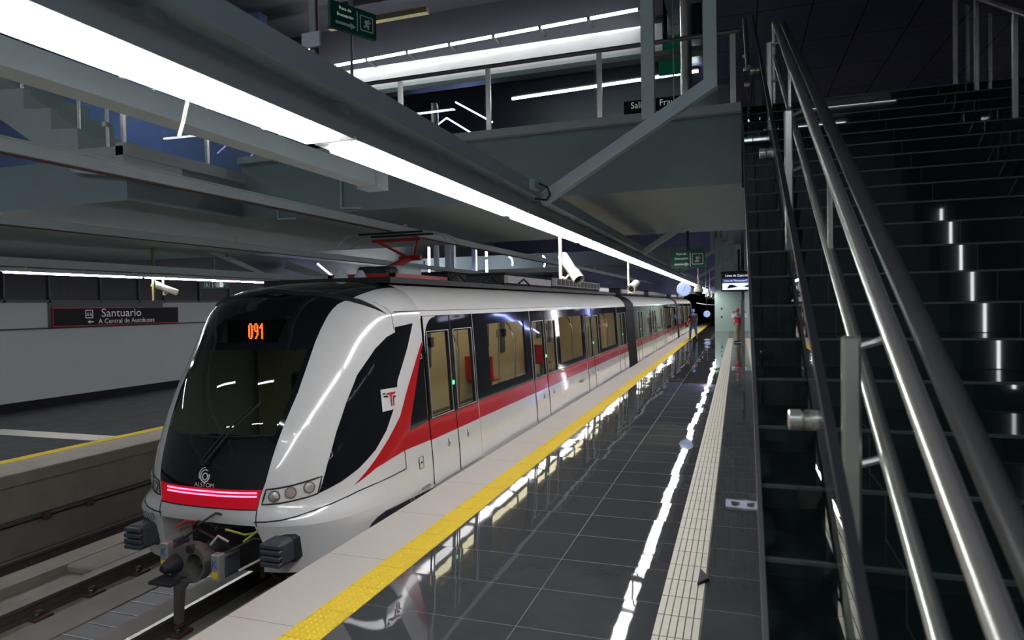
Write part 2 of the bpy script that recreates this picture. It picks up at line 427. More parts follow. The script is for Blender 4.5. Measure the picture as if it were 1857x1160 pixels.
tag(gl.build('guidance_strip', 'cream'), 'cream corner-shaped guidance strip on the far platform', 'tactile paving')
# track bed
tb = MB(); tb.box(-9.2, -3.3, -5, YE, -1.45, -1.14)
tb.box(-6.92, -6.45, -5, YE, -1.14, -1.10); tb.box(-6.02, -5.62, -5, YE, -1.14, -1.10)
tb.box(-8.36, -7.98, -5, YE, -1.14, -1.03); tb.box(-7.46, -7.32, -5, YE, -1.14, -1.03)
for (a, b) in ((5.95, 6.75), (7.9, 8.6), (10, 10.6), (12.4, 13)): tb.cbox(-7.98, -7.46, a, b, -1.14, -1.03, .03)
struct('floor.002', tb, 'concrete', 'pale concrete track bed with channels between the platforms', 'track bed')
tag(MB().box(-9.13, -8.70, -5, YE, -1.139, -1.128).build('ballast_channel', 'concretedark'), 'stained dark concrete channel between far rail and platform wall', 'channel')
gr = thing('drain_grate', 'dark grey slotted drain grate between the two tracks', 'grate', (-6.23, 0, -1.12))
g2 = MB(); g2.box(-6.44, -6.03, -3, 6.4, -1.125, -1.112); g2.build('tray', 'steeldark', gr)
g2 = MB(); yy = -2.8
while yy < 6.4: g2.box(-6.44, -6.03, yy, yy+.012, -1.112, -1.106); yy += .26
g2.build('cross_bar', 'alu', gr)
def rail_profile(x):
    return [(x-.07,-1.14),(x+.07,-1.14),(x+.07,-1.128),(x+.012,-1.108),(x+.012,-1.03),(x+.036,-1.015),(x+.036,-.985),(x+.028,-.978),(x-.028,-.978),(x-.036,-.985),(x-.036,-1.015),(x-.012,-1.03),(x-.012,-1.108),(x-.07,-1.128)]
RL = [(-4.03, 'shiny running rail under the train nearest the platform'), (-5.47, 'shiny running rail under the coupler, left rail of the train track'),
      (-7.20, 'brown running rail of the empty track, nearer the train'), (-8.62, 'brown running rail of the empty track, nearer the far platform')]
for x, lb in RL:
    t = thing('running_rail', lb, 'rail', (x, 0, -1.14), 'running rails')
    MB().prism(rail_profile(x), 'Y', -5, YE).build('web', 'railside', t)
    MB().box(x-.027, x+.027, -5, YE, -.978, -.9765).build('railhead', 'railtop' if x > -6 else 'raildull', t)
CL = []
def clip(x, y, lb):
    global CL
    if not CL:
        t = thing('rail_clip', lb, 'rail fastener', (x, y, -1.14), 'rail fasteners')
        MB().cbox(x+.013, x+.15, y-.10, y+.10, -1.14, -1.105, .006).build('base_plate', 'rust', t)
        MB().cbox(x+.015, x+.08, y-.035, y+.045, -1.105, -1.05, .012).build('clamp', 'rust', t)
        MB().cyl((x+.10, y-.05, -1.11), (x+.10, y-.05, -1.07), .018, 6).build('bolt', 'steeldark', t); CL.append(t)
    else: dup(CL[0], (x, y, -1.14), lb)
for i in range(7):
    nth = ['first', 'second', 'third', 'fourth', 'fifth', 'sixth', 'seventh'][i]
    clip(-8.56, 4.55+.62*i+.12, f'rusty rail clip on the rail by the far platform, {nth} from the left')
    clip(-7.14, 4.35+.62*i, f'rusty rail clip on the middle brown rail, {nth} from the left')
for i in range(3):
    clip(-5.41, 3.9+.62*i, f"rusty rail clip on the train track's left rail, {['first','second','third'][i]} from the front")

# left wall, frames, mesh, sign
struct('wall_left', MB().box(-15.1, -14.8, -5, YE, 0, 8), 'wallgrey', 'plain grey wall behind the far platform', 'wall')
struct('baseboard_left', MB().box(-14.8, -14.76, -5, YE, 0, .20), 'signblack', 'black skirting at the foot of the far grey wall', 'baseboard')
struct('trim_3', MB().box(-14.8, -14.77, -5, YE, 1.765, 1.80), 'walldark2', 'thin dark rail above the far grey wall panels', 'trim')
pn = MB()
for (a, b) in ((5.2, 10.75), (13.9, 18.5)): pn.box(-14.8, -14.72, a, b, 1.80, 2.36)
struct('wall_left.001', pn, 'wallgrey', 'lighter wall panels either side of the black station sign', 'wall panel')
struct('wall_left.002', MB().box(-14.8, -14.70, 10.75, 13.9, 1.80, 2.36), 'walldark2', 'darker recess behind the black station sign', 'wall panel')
edges = [6.3, 8.0, 9.8, 10.78, 12.05, 13.15, 13.95, 15.2, 16.4, 18, 20, 22, 24]
for i in range(len(edges)-1):
    a, b = edges[i], edges[i+1]
    t = thing('vent_screen', 'dark perforated screen above the grey wall, %s' % (['far left of the photo','left of the sign','over the left end of the sign','over the sign heading','over the sign middle','over the sign right end','behind the tilted camera','right of the tilted camera','above the train nose','farther behind the train','still farther behind the train','farthest behind the train'][i]), 'screen', (-14.75, a, 2.4), 'screens above the far wall')
    MB().box(-14.78, -14.74, a+.03, b-.03, 2.42, 3.05).build('mesh', 'mesh', t)
    f = MB(); f.box(-14.80, -14.70, a, a+.04, 2.36, 3.08); f.box(-14.80, -14.70, a, b-.002, 2.36, 2.42); f.box(-14.80, -14.70, a, b-.002, 3.05, 3.10); f.build('frame', 'walldark2', t)
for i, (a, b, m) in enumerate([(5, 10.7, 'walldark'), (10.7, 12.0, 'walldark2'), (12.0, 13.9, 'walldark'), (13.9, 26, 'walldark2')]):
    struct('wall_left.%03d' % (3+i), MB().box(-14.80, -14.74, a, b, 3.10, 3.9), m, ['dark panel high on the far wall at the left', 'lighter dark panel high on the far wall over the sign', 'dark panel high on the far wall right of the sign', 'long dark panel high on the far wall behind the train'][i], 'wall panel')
t = thing('station_sign', 'black station name sign reading Santuario on the far wall', 'sign', (-14.7, 12.7, 1.83))
MB().cbox(-14.72, -14.66, 10.84, 14.35, 1.82, 2.23, .008).build('panel', 'signblack', t)
fr = MB(); fr.box(-14.70, -14.655, 10.82, 14.37, 2.222, 2.24); fr.box(-14.70, -14.655, 10.82, 14.37, 1.805, 1.825); fr.box(-14.70, -14.655, 10.82, 10.835, 1.805, 2.24); fr.box(-14.70, -14.655, 14.355, 14.37, 1.805, 2.24); fr.build('frame', 'signred', t)
SX = -14.655
def sg(yc, zc): return lambda a, b: (SX, yc+a, zc+b)
text_on('Santuario', .28, sg(12.60, 2.10), 'title', 'signletters', t, 1.08)
text_on('A Central de Autobuses', .165, sg(12.76, 1.905), 'subtitle', 'signletters', t, 1.0)
ar = MB(); ar.add([(SX, 11.660, 1.900), (SX, 11.730, 1.945), (SX, 11.730, 1.915), (SX, 11.820, 1.915), (SX, 11.820, 1.885), (SX, 11.730, 1.885), (SX, 11.730, 1.855)], [(0,1,6),(2,3,4,5)]); ar.build('arrow', 'signletters', t, 0)
lg = MB(); q = smooth_poly([(-.10,-.10),(-.06,-.10),(.06,-.10),(.10,-.10),(.10,-.06),(.10,.06),(.10,.10),(.06,.10),(-.06,.10),(-.10,.10),(-.10,.06),(-.10,-.06)]); q2 = [(a*.8, b*.8) for a, b in q]
v, f = patch(q, lambda a, b: (SX, 11.71+a, 2.085+b), .05, [q2]); lg.add(v, f)
for s_ in (-1, 1): lg.tube([(SX, 11.71+s_*.045-.02, 2.045), (SX, 11.71+s_*.03, 2.12), (SX, 11.71+s_*.045+.02, 2.045)], .011, 6)
lg.build('line_emblem', 'signletters', t, 0)

# right side walls / back
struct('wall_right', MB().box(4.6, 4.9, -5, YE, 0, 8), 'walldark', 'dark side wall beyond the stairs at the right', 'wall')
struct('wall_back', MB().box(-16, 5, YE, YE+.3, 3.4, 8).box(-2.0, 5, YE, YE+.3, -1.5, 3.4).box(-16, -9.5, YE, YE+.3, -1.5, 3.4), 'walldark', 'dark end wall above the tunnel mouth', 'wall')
tn = MB()
pts = []
for k in range(25):
    g = PI*k/24; pts.append((-5.75-3.75*math.cos(g), 1.2+2.2*math.sin(g)))
rows = [[(a, yy, b) for a, b in [(-9.5, -1.4)]+pts+[(-2.0, -1.4)]] for yy in (YE, YE+60)]
tn.grid(rows); tn.box(-9.5, -2, YE, YE+60, -1.5, -1.2); tn.box(-9.6, -1.9, YE+60, YE+60.2, -1.5, 3.5)
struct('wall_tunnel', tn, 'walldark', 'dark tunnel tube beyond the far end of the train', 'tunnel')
tl0 = None
for i in range(12):
    nth = ['first','second','third','fourth','fifth','sixth','seventh','eighth','ninth','tenth','eleventh','twelfth'][i]
    lb = f'small white lamp in the row along the dark tunnel, {nth} from the left'
    yy = 47*72/(72-2.9*i)
    zz = 2.04-.026*i
    if tl0 is None:
        tl0 = MB().lathe([(.02, 0), (.035, .015), (.035, .035), (.015, .05)], (0, 0, 0), 'Z', 8).build('tunnel_lamp', 'lamptunnel'); tl0.location = (-2.6, yy, zz); tag(tl0, lb, 'lamp', 'lamps along the tunnel')
    else:
        c = tl0.copy(); COL.objects.link(c); c.location = (-2.6, yy, zz); c['label'] = lb
# upper level ceilings
struct('ceiling', MB().box(-16, -.9, -6, YE, 6.75, 7.0), 'ceil', 'dark grey ceiling high above the tracks', 'ceiling')
struct('ceiling.001', MB().box(-.9, 6, -6, YE, 6.2, 6.5), 'panelwall', 'dark bluish panelled ceiling above the stairs', 'ceiling')
struct('wall_behind', MB().box(-16, 6, -6.3, -6, -1.5, 7), 'wallgrey', 'end wall behind the viewer', 'wall')
# mezzanine
mz = MB(); mz.box(-6.5, .06, 7.55, 12.4, 3.37, 4.12); mz.box(-15, -6.5, 5.7, 12.4, 3.37, 3.90)
mz.box(.06, 4.6, 7.85, 12.4, 3.37, 4.12)
struct('floor_mezzanine', mz, 'slab', 'dark grey-green mezzanine slab crossing above the tracks', 'slab')
fs_ = MB(); fs_.box(-6.5, .06, 7.46, 7.60, 4.12, 4.21); fs_.box(-6.56, -6.44, 5.62, 7.60, 3.86, 4.0)
struct('trim_4', fs_, 'fascia', 'lighter edge strip along the mezzanine slab', 'trim')
# second cross slab further along
mz = MB(); mz.box(-15, -1.2, 27, 31, 3.7, 4.3); mz.box(-15, -11.5, 31, YE, 3.7, 4.3)
struct('floor_mezzanine.001', mz, 'slab', 'second mezzanine slab farther down the platform', 'slab')

# ------------------------------------------------------------------ mezzanine balustrade and upper hall
t = thing('glass_balustrade', 'glass balustrade with steel posts along the front of the mezzanine', 'balustrade', (-2.5, 7.55, 4.2))
MB().tube([(-5.0, 7.62, 5.02), (.05, 7.62, 5.02), (.05, 7.62, 4.93)], .025).build('handrail', 'steeldark', t)
for x in (-4.05, -2.85, -1.48, -.02): MB().box(x-.03, x+.03, 7.61, 7.64, 4.12, 4.99).build('post', 'steel', t)
for i, (a, b) in enumerate([(-5.05, -4.09), (-4.01, -2.89), (-2.81, -1.52), (-1.44, -.06)]): MB().box(a, b, 7.585, 7.597, 4.18, 4.95).build('glass_pane', 'glass', t)
# round steel columns
def column(x, y, r, z0, z1, lb, mat='paintgrey'):
    t = MB().lathe([(r, z0), (r, z1)], (x, y, 0), n=24).build('round_column', mat); tag(t, lb, 'column')
column(-.57, 8.55, .07, 4.12, 6.3, 'slim round steel column on the mezzanine beside the green panel', 'steel')
t = tag(MB().box(-.72, -.705, 8.4, 8.42, 4.12, 6.2).build('steel_trim', 'steel'), 'thin bright steel strip left of the slim round column', 'trim')
# long cove light over the mezzanine
t = thing('cove_light', 'long white cove light running above the mezzanine glass', 'light fitting', (-3.8, 9.5, 5.9))
MB().box(-6.9, -.95, 9.5, 9.62, 5.60, 6.0).build('reflector_board', 'white', t)
MB().box(-6.95, -.4, 9.45, 9.66, 5.53, 5.60).build('housing', 'steeldark', t)
for i in range(8): MB().cyl((-6.9+.71*i+.03, 9.22, 5.97+.018*i), (-6.9+.71*(i+1)-.03, 9.22, 5.97+.018*(i+1)), .022, 8).build('tube', 'lampup', t)
for i in range(9): MB().box(-6.91+.71*i, -6.88+.71*i, 9.20, 9.5, 5.95+.018*i, 5.99+.018*i).build('bracket', 'steeldark', t)
struct('wall_upper', MB().box(-6.9, -.95, 9.62, 10.2, 6.0, 6.75).box(-9, -.95, 9.9, 10.2, 6.0, 6.75), 'ceil', 'dark grey bulkhead above the long cove light', 'bulkhead')
struct('wall_upper.001', MB().box(-15, .0, 13.2, 13.4, 4.1, 6.75), 'walldark2', 'dark rear wall of the mezzanine hall', 'wall')
t = thing('line_light', 'thin straight white line light behind the mezzanine glass', 'light fitting', (-2.4, 11.9, 6.0))
MB().beam((-4.0, 11.98, 6.02), (-.6, 11.98, 6.10), .04, .035).build('tube', 'lampup', t)
MB().beam((-4.0, 12.02, 6.06), (-.6, 12.02, 6.14), .08, .03).build('housing', 'steeldark', t)
tag(MB().box(-1.10, -.76, 10.4, 10.45, 5.58, 6.16).build('green_panel', 'greenglow'), 'glowing dark green panel on the mezzanine under the cove light', 'panel')
tag(MB().cbox(-.68, -.40, 8.9, 9.1, 5.55, 5.95, .02).build('loudspeaker_box', 'blackmatt'), 'black box loudspeaker beside the right end of the cove light', 'loudspeaker')
t = thing('hall_sign', 'dark sign reading Salida Fray beyond the mezzanine glass', 'sign', (-.9, 8.9, 4.5))
MB().box(-1.42, -.58, 9.0, 9.04, 4.64, 4.82).build('panel', 'signblack', t)
text_on('Salida', .12, lambda a, b: (-1.20+a, 8.995, 4.75+b), 'lettering', 'signlit', t, .95)
text_on('Fray A', .12, lambda a, b: (-.80+a, 8.995, 4.75+b), 'lettering', 'signlit', t, .95)
tag(MB().cbox(-3.4, -2.6, 9.2, 9.6, 4.3, 4.42, .02).build('counter_top', 'blackmatt'), 'dark low counter behind the mezzanine glass', 'counter')
for (p, lb) in (((-3.75, 8.0), 'short steel bollard post standing behind the mezzanine glass'),):
    tag(MB().lathe([(.05, 4.12), (.05, 4.7), (.04, 4.78)], (p[0], p[1], 0)).build('bollard', 'steel'), lb, 'bollard')
tag(MB().beam((-5.0, 8.3, 4.75), (-4.4, 8.3, 4.12), .03, .2, (0, 1, 0)).build('escalator_panel', pbr('blue_lit_panel', (.14, .2, .5), .3)), 'slanting blue panel behind the left of the mezzanine glass', 'panel')
for i, (p, q) in enumerate([((-5.3, 10.5, 5.0), (-4.7, 10.5, 5.35)), ((-4.7, 10.5, 5.35), (-4.25, 10.5, 5.05)), ((-4.4, 10.2, 5.5), (-3.75, 10.2, 5.1))]):
    tag(MB().cyl(p, q, .012, 8).build('neon_tube', 'neon'), ['thin blue neon tube rising left behind the mezzanine glass', 'thin blue neon tube falling right behind the mezzanine glass', 'thin blue neon tube slanting highest behind the mezzanine glass'][i], 'neon light')
for pts, m, lb in (([(4.49, 31.5, 3.1), (4.49, 33.0, 3.0), (4.49, 34.2, 2.55), (4.49, 35.0, 2.5), (4.49, 36.2, 1.9), (4.49, 37.6, 1.75), (4.49, 38.6, 1.45)], 'neon', 'wavy blue neon tube on the right side wall behind the stairs'),
                   ([(4.49, 42.6, 1.0), (4.49, 42.9, 2.0), (4.49, 43.0, 3.2)], 'lampfar', 'tall white tube light on the right side wall behind the stairs'),
                   ([(4.49, 52.0, .9), (4.49, 52.4, 1.6), (4.49, 53.5, 2.6), (4.49, 53.7, 3.4)], 'neon', 'farthest curved blue neon tube on the right side wall')):
    tag(MB().tube(pts, .05, 8).build('neon_tube', m), lb, 'neon light')
# flat hanging emergency sign, upper left
def exit_sign(name, lb, p, w, h, face, words=True, arrow=1):
    """face: unit vector the sign faces; builds panel, pictogram, arrow"""
    n = Vector(face).normalized(); a = Vector((0, 0, 1)).cross(n).normalized(); p = Vector(p)
    t = thing(name, lb, 'sign', tuple(p))
    def at(u, v, d=.022): return tuple(p+a*u+Vector((0, 0, v))+n*d)
    mb = MB(); vs = [at(u, v, d) for d in (-.02, .02) for (u, v) in ((-w/2,-h/2),(w/2,-h/2),(w/2,h/2),(-w/2,h/2))]
    mb.add(vs, [(0,3,2,1),(4,5,6,7),(0,1,5,4),(1,2,6,5),(2,3,7,6),(3,0,4,7)]); mb.build('panel', 'green', t)
    k = h
    m = 1 if arrow > 0 else -1
    if words:
        text_on('Ruta de', .17*k, lambda u, v: at(u-m*.19*w, v+.30*h), 'lettering', 'signlit', t, 1.0)
        text_on('Evacuación', .17*k, lambda u, v: at(u-m*.19*w, v+.05*h), 'lettering', 'signlit', t, .95)
    z = -.27*h if words else 0.; c = -m*.2*w
    mb = MB(); mb.add([at(c-m*.2*w, z-.05*k), at(c+m*.12*w, z-.05*k), at(c+m*.12*w, z+.05*k), at(c-m*.2*w, z+.05*k)], [(0,1,2,3)])
    mb.add([at(c+m*.12*w, z-.13*k), at(c+m*.24*w, z), at(c+m*.12*w, z+.13*k)], [(0,1,2)]); mb.build('arrow', 'signwhite', t, 0)
    mb = MB(); x = m*.07*w; mb.add([at(x-.012*w, -.38*h), at(x+.012*w, -.38*h), at(x+.012*w, .38*h), at(x-.012*w, .38*h)], [(0,1,2,3)]); mb.build('divider', 'signwhite', t, 0)
    x = m*.28*w; s_ = .30*h; mb = MB()
    q = [(cx*(s_-.05*h)+.05*h*math.cos(g), cy*(s_-.05*h)+.05*h*math.sin(g)) for (cx, cy, g0) in ((1,1,0),(-1,1,PI/2),(-1,-1,PI),(1,-1,1.5*PI)) for g in [g0+k_*PI/8 for k_ in range(5)]]; q2 = [(u*.86, v*.86) for u, v in q]
    v_, f_ = patch(q, lambda u, v: at(x+u, v), .05, [q2]); mb.add(v_, f_); mb.build('pictogram_frame', 'signwhite', t, 0)
    mb = MB(); r = .016*h/.3
    P = lambda u, v: at(x+m*u*h, v*h, .024)
    mb.tube([P(.06, .10), P(-.01, -.03)], [r*1.2, r]); mb.tube([P(.05, .08), P(.12, .04), P(.16, .09)], r*.7); mb.tube([P(.05, .08), P(-.04, .10), P(-.09, .03)], r*.7)
    mb.tube([P(-.01, -.03), P(.07, -.08), P(.05, -.19)], r*.8); mb.tube([P(-.01, -.03), P(-.05, -.12), P(-.14, -.13)], r*.8)
    mb.lathe([(.001, -.03*h), (.03*h, -.01*h), (.03*h, .01*h), (.001, .03*h)], Vector(P(.09, .16)), n=8); mb.build('pictogram', 'signwhite', t)
    return t
t = exit_sign('exit_sign', 'green hanging exit sign high above the mezzanine at upper left', (-2.79, 4.5, 4.32), .40, .20, (1, -.5, 0))
MB().cyl((-2.79, 4.5, 4.42), (-2.79, 4.5, 6.74), .008, 8).build('hanger_rod', 'steeldark', t)
t = exit_sign('exit_sign', 'green exit sign hanging over the platform before the far lights', (-.81, 12.0, 2.86), .58, .32, (0, -1, 0))
MB().box(-.83, -.79, 11.99, 12.03, 3.02, 3.35).build('hanger_rod', 'blackmatt', t)
t = exit_sign('exit_sign', 'green exit sign with left arrow over the far platform', (-12.0, 12.9, 2.75), .62, .20, (.6, -1, 0), False, -1)
MB().box(-11.70, -11.58, 12.60, 12.72, 2.67, 2.85).build('end_box', 'signwhite', t)
MB().cyl((-12.0, 12.9, 2.85), (-12.0, 12.9, 3.35), .012, 8).build('hanger_rod', 'steeldark', t)
# dark band with lit end under the ceiling
tag(MB().box(-7.9, -6.45, 8.95, 9.05, 6.28, 6.42).build('ceiling_slot', 'blackmatt'), 'dark recessed slot under the ceiling at upper left', 'slot')
tag(MB().box(-6.0, -4.3, 8.95, 9.05, 6.46, 6.54).build('ceiling_slot', 'ochre'), 'dull yellow lit slot under the ceiling beside the hanging exit sign', 'slot')
tag(MB().box(-6.35, -6.25, 8.9, 8.95, 6.18, 6.42).build('slot_lamp', emit('slot_lamp', (1, 1, .6), 2)), 'small pale yellow lamp at the end of the dark slot', 'lamp')

# ------------------------------------------------------------------ left stair and walkway above the far platform
st = MB(); poly = [(-6.54, 3.90)]
xs = [-6.54, -7.13, -7.54, -7.98, -8.42, -8.86, -9.3, -9.74]
zs = [4.22, 4.50, 4.78, 5.06, 5.34, 5.62, 5.9]
poly = [(-6.45, 3.55), (-6.45, 3.97)]
z = 3.97
for k in range(7): poly += [(xs[k+1]+.55 if k == 0 else xs[k], z), (xs[k], zs[k])] if k else [(-6.54, 3.97), (-6.54, 3.99)]
poly = [(-6.45, 3.62), (-6.45, 3.96), (-7.13, 3.98)]
z = 3.98
for k in range(1, 7): poly += [(xs[k], zs[k-1]), (xs[k+1], zs[k-1]+.03)]
poly += [(-9.74, 5.3), (-8.42, 4.48), (-7.60, 3.98), (-7.2, 3.72)]
st.prism(poly, 'Y', 5.62, 6.45)
struct('stair_side', st, 'fascia', 'grey stair rising to the left above the far platform', 'staircase')
t = thing('glass_balustrade', 'glass balustrade with thin posts on the left stair and walkway', 'balustrade', (-7.0, 5.7, 4.0))
for x, z0, z1 in ((-8.05, 4.75, 5.5), (-7.15, 4.05, 4.95), (-6.72, 3.97, 4.85)): MB().cyl((x, 5.66, z0), (x, 5.66, z1), .02, 10).build('post', 'steel', t)
for x, z in ((-8.03, 5.02), (-6.70, 4.72), (-6.70, 4.22)): MB().cyl((x, 5.60, z), (x, 5.66, z), .03, 10).build('button', 'steel', t)
v = MB(); v.prism([(-9.7, 5.75), (-6.95, 4.1), (-6.6, 4.1), (-6.6, 4.85), (-6.95, 4.95), (-9.7, 6.6)], 'Y', 5.70, 5.712); v.build('glass_pane', 'glass', t, recalc=True)
for (a, b) in ((5.75, 6.95), (7.0, 8.4)): MB().box(-6.56, -6.548, a, b, 4.02, 4.9).build('glass_pane', 'glass', t)
for y in (5.72, 6.97, 8.45): MB().box(-6.57, -6.53, y-.02, y+.02, 3.97, 4.92).build('post', 'steel', t)
MB().tube([(-6.55, 5.72, 4.93), (-6.55, 8.45, 4.93)], .018, 8).build('handrail', 'redcloth', t)
nt_ = [(-9.77, 7.7, 4.98), (-9.63, 7.7, 4.96), (-9.48, 7.7, 4.92), (-9.33, 7.7, 4.84), (-9.23, 7.7, 4.76), (-9.16, 7.7, 4.66)]
tag(MB().tube(nt_, .018, 8).build('neon_tube', 'neon'), 'curved bright blue neon tube behind the left stair glass', 'neon light')
tag(MB().cyl((-9.75, 7.8, 4.85), (-9.48, 7.8, 4.90), .012, 8).build('neon_tube', 'neon'), 'short straight neon tube under the curved one at the left stair', 'neon light')
struct('wall_upper.002', MB().box(-15, -7.0, 8.6, 8.8, 3.9, 6.75), 'bluewall', 'dark blue wall behind the left stair glass', 'wall')
tag(MB().prism([(-6.35, 3.97), (-6.35, 4.2), (-5.6, 4.2), (-5.6, 3.97)], 'Y', 8.5, 8.55).build('pale_panel', 'palegreen'), 'pale green panel standing behind the walkway corner', 'panel')

# ------------------------------------------------------------------ hanging steelwork and light lines
BX = -1.64
NTH = ['first','second','third','fourth','fifth','sixth','seventh','eighth','ninth','tenth','eleventh','twelfth','thirteenth','fourteenth','fifteenth','sixteenth','seventeenth','eighteenth','nineteenth','twentieth']
t = thing('light_beam', 'long grey steel beam carrying the bright lights over the near platform', 'beam', (BX, 0, 2.9))
MB().box(BX-.07, BX+.09, -4, 62, 2.995, 3.10).build('box_section', 'paintgrey', t)
MB().box(BX-.20, BX+.015, -4, 62, 2.878, 2.965).build('tray', 'paintlight', t)
b = MB(); y = -3.5
while y < 60: b.box(BX-.06, BX+.03, y, y+.06, 2.96, 3.0); y += 1.0
b.build('bracket', 'paintgrey', t)
LP = None
for i in range(24):
    y = -2.62+2.62*i
    nm = 'long bright fluorescent light over the near platform, %s' % ('behind the viewer' if i == 0 else (NTH[i-1] if i <= 20 else NTH[i-21]+' of the last three') + ' along the beam')
    if LP is None:
        LP = thing('platform_light', nm, 'light fitting', (BX, y, 2.85), 'lights along the near platform beam')
        MB().box(BX-.20, BX+.02, y, y+2.60, 2.860, 2.878).build('housing', 'paintlight', LP)
        MB().cbox(BX-.175, BX+.0, y+.08, y+2.52, 2.838, 2.860, .006).build('diffuser', 'lamp', LP)
    else: dup(LP, (BX, y, 2.85), nm)
# far platform light line
t = thing('light_beam', 'grey steel beam carrying the light line over the far platform', 'beam', (-10.8, 0, 2.85))
MB().box(-10.88, -10.72, -4, 62, 2.86, 3.0).build('box_section', 'ochre' if False else 'paintgrey', t)
MB().box(-10.90, -10.70, -4, 62, 2.80, 2.84).build('tray', 'paintlight', t)
b = MB(); y = -3.5
while y < 60: b.box(-10.83, -10.77, y, y+.06, 2.84, 2.86); y += 1.0
b.build('bracket', 'paintgrey', t)
LF = None
for i in range(20):
    y = 4.55+2.62*i
    nm = f'thin bright light over the far platform, {NTH[i]} along the line from the left'
    if LF is None:
        LF = thing('platform_light', nm, 'light fitting', (-10.8, y, 2.78), 'lights along the far platform beam')
        MB().box(-10.87, -10.73, y, y+2.6, 2.78, 2.80).build('housing', 'paintlight', LF)
        MB().cbox(-10.85, -10.75, y+.06, y+2.54, 2.755, 2.78, .006).build('diffuser', 'lampfar', LF)
    else: dup(LF, (-10.8, y, 2.78), nm)
# cable channel left of the light beam
t = thing('cable_channel', 'grey channel hanging between the light beam and the train line', 'channel', (-2.8, 0, 3.2))
MB().box(-2.95, -2.80, -4, 4.92, 3.11, 3.23).build('channel', 'paintgrey', t)
MB().box(-2.97, -2.78, 4.80, 4.98, 3.09, 3.235).build('end_clamp', 'paintgrey', t)
MB().cyl((-2.87, 4.6, 3.24), (-2.87, 4.6, 6.74), .012, 8).build('hanger_rod', 'steeldark', t)
# overhead conductor bars
def cbar(x, z, lb, y1):
    t = thing('conductor_bar', lb, 'overhead rail', (x, 0, z))
    MB().box(x-.045, x+.045, -4, y1, z-.09, z).build('bar', 'paintgrey', t)
    MB().box(x-.06, x+.06, -4, y1, z, z+.012).build('top_flange', 'paintlight', t)
    MB().box(x-.012, x+.012, -4, y1, z-.105, z-.09).build('contact_wire', 'rust', t)
    y = 9.0
    while y < min(y1, 60):
        MB().cyl((x, y, z+.01), (x, y, z+.12), .03, 8).build('insulator', 'camwhite', t); y += 7
    return t
cbar(-4.75, 3.304, 'rigid overhead conductor bar above the train, touched by the pantograph', 75)
cbar(-7.9, 3.22, 'rigid overhead conductor bar above the empty track', 75)
# V-shaped steel hangers
def hanger(y, lb, z2=6.75, short=False):
    t = thing('steel_hanger', lb, 'steel frame', (BX, y, 3.0), 'steel hangers along the light beam')
    if not short:
        MB().beam((-.18, y, z2), (-.18, y, 3.755), .10, .10, (0,1,0)).build('post', 'paintgrey', t)
        MB().beam((-.16, y, 3.80), (BX+.08, y, 2.98), .10, .092, (0,1,0)).build('diagonal', 'paintgrey', t)
        MB().beam((-.655, y, z2), (-.655, y, 3.56), .10, .10, (0,1,0)).build('post', 'paintgrey', t)
    else:
        MB().beam((-.10, y, 3.9), (BX+.08, y, 2.98), .10, .092, (0,1,0)).build('diagonal', 'paintgrey', t)
        MB().beam((-.66, y, z2), (-.66, y, 3.6), .10, .10, (0,1,0)).build('post', 'paintgrey', t)
hanger(5.4, 'large steel hanger frame in front of the mezzanine, nearest the viewer')
hanger(11.7, 'steel hanger diagonal under the mezzanine slab behind the exit sign', 3.37, True)
hanger(19.4, 'steel hanger frame beyond the mezzanine, just left of the screen')
hanger(26.4, 'steel hanger frame far down the platform, behind the screen')
hanger(33.4, 'farthest steel hanger frame down the platform')
tag(MB().lathe([(.03, 3.10), (.03, 3.12), (.019, 3.13), (.019, 6.74)], (BX, 2.35, 0), n=16).build('hanging_pole', 'steeldark'), 'dark round pole rising from the light beam at upper left', 'pole')
tag(MB().box(BX-.04, BX+.045, 2.32, 2.332, 3.17, 3.23).build('pole_plate', 'paintlight'), 'small pale plate fixed to the dark round pole', 'plate')
t = thing('junction_box', 'small junction box with looped black cable on the light beam', 'junction box', (BX+.1, 5.2, 3.05))
MB().cbox(BX+.09, BX+.14, 5.0, 5.16, 3.02, 3.10, .01).build('box', 'paintlight', t)
MB().tube([(BX+.14, 5.12, 3.08), (BX+.17, 5.28, 3.07), (BX+.17, 5.36, 3.02), (BX+.15, 5.3, 2.97), (BX+.10, 5.16, 2.965)], .008, 8).build('cable', 'rubber', t)
tag(MB().tube([(-1.70, 1.72, 2.865), (-1.73, 1.76, 2.80), (-1.79, 1.80, 2.75), (-1.80, 1.79, 2.70)], .005, 6).build('loose_wire', 'cream'), 'loose pale wire hanging below the near light line', 'wire')
for (p0, p1, p2, lb) in (((-4.9, 7.53, 3.95), (-4.9, 7.53, 3.42), (-4.6, 7.53, 3.40), 'thin conduit bent down the mezzanine face, right of two'), ((-5.9, 7.53, 3.6), (-5.9, 7.53, 3.34), (-5.6, 7.53, 3.33), 'thin conduit bent at the foot of the mezzanine face, left of two')):
    tag(MB().tube([p0, p1, p2], .018, 8).build('conduit_pipe', 'paintgrey'), lb, 'pipe')
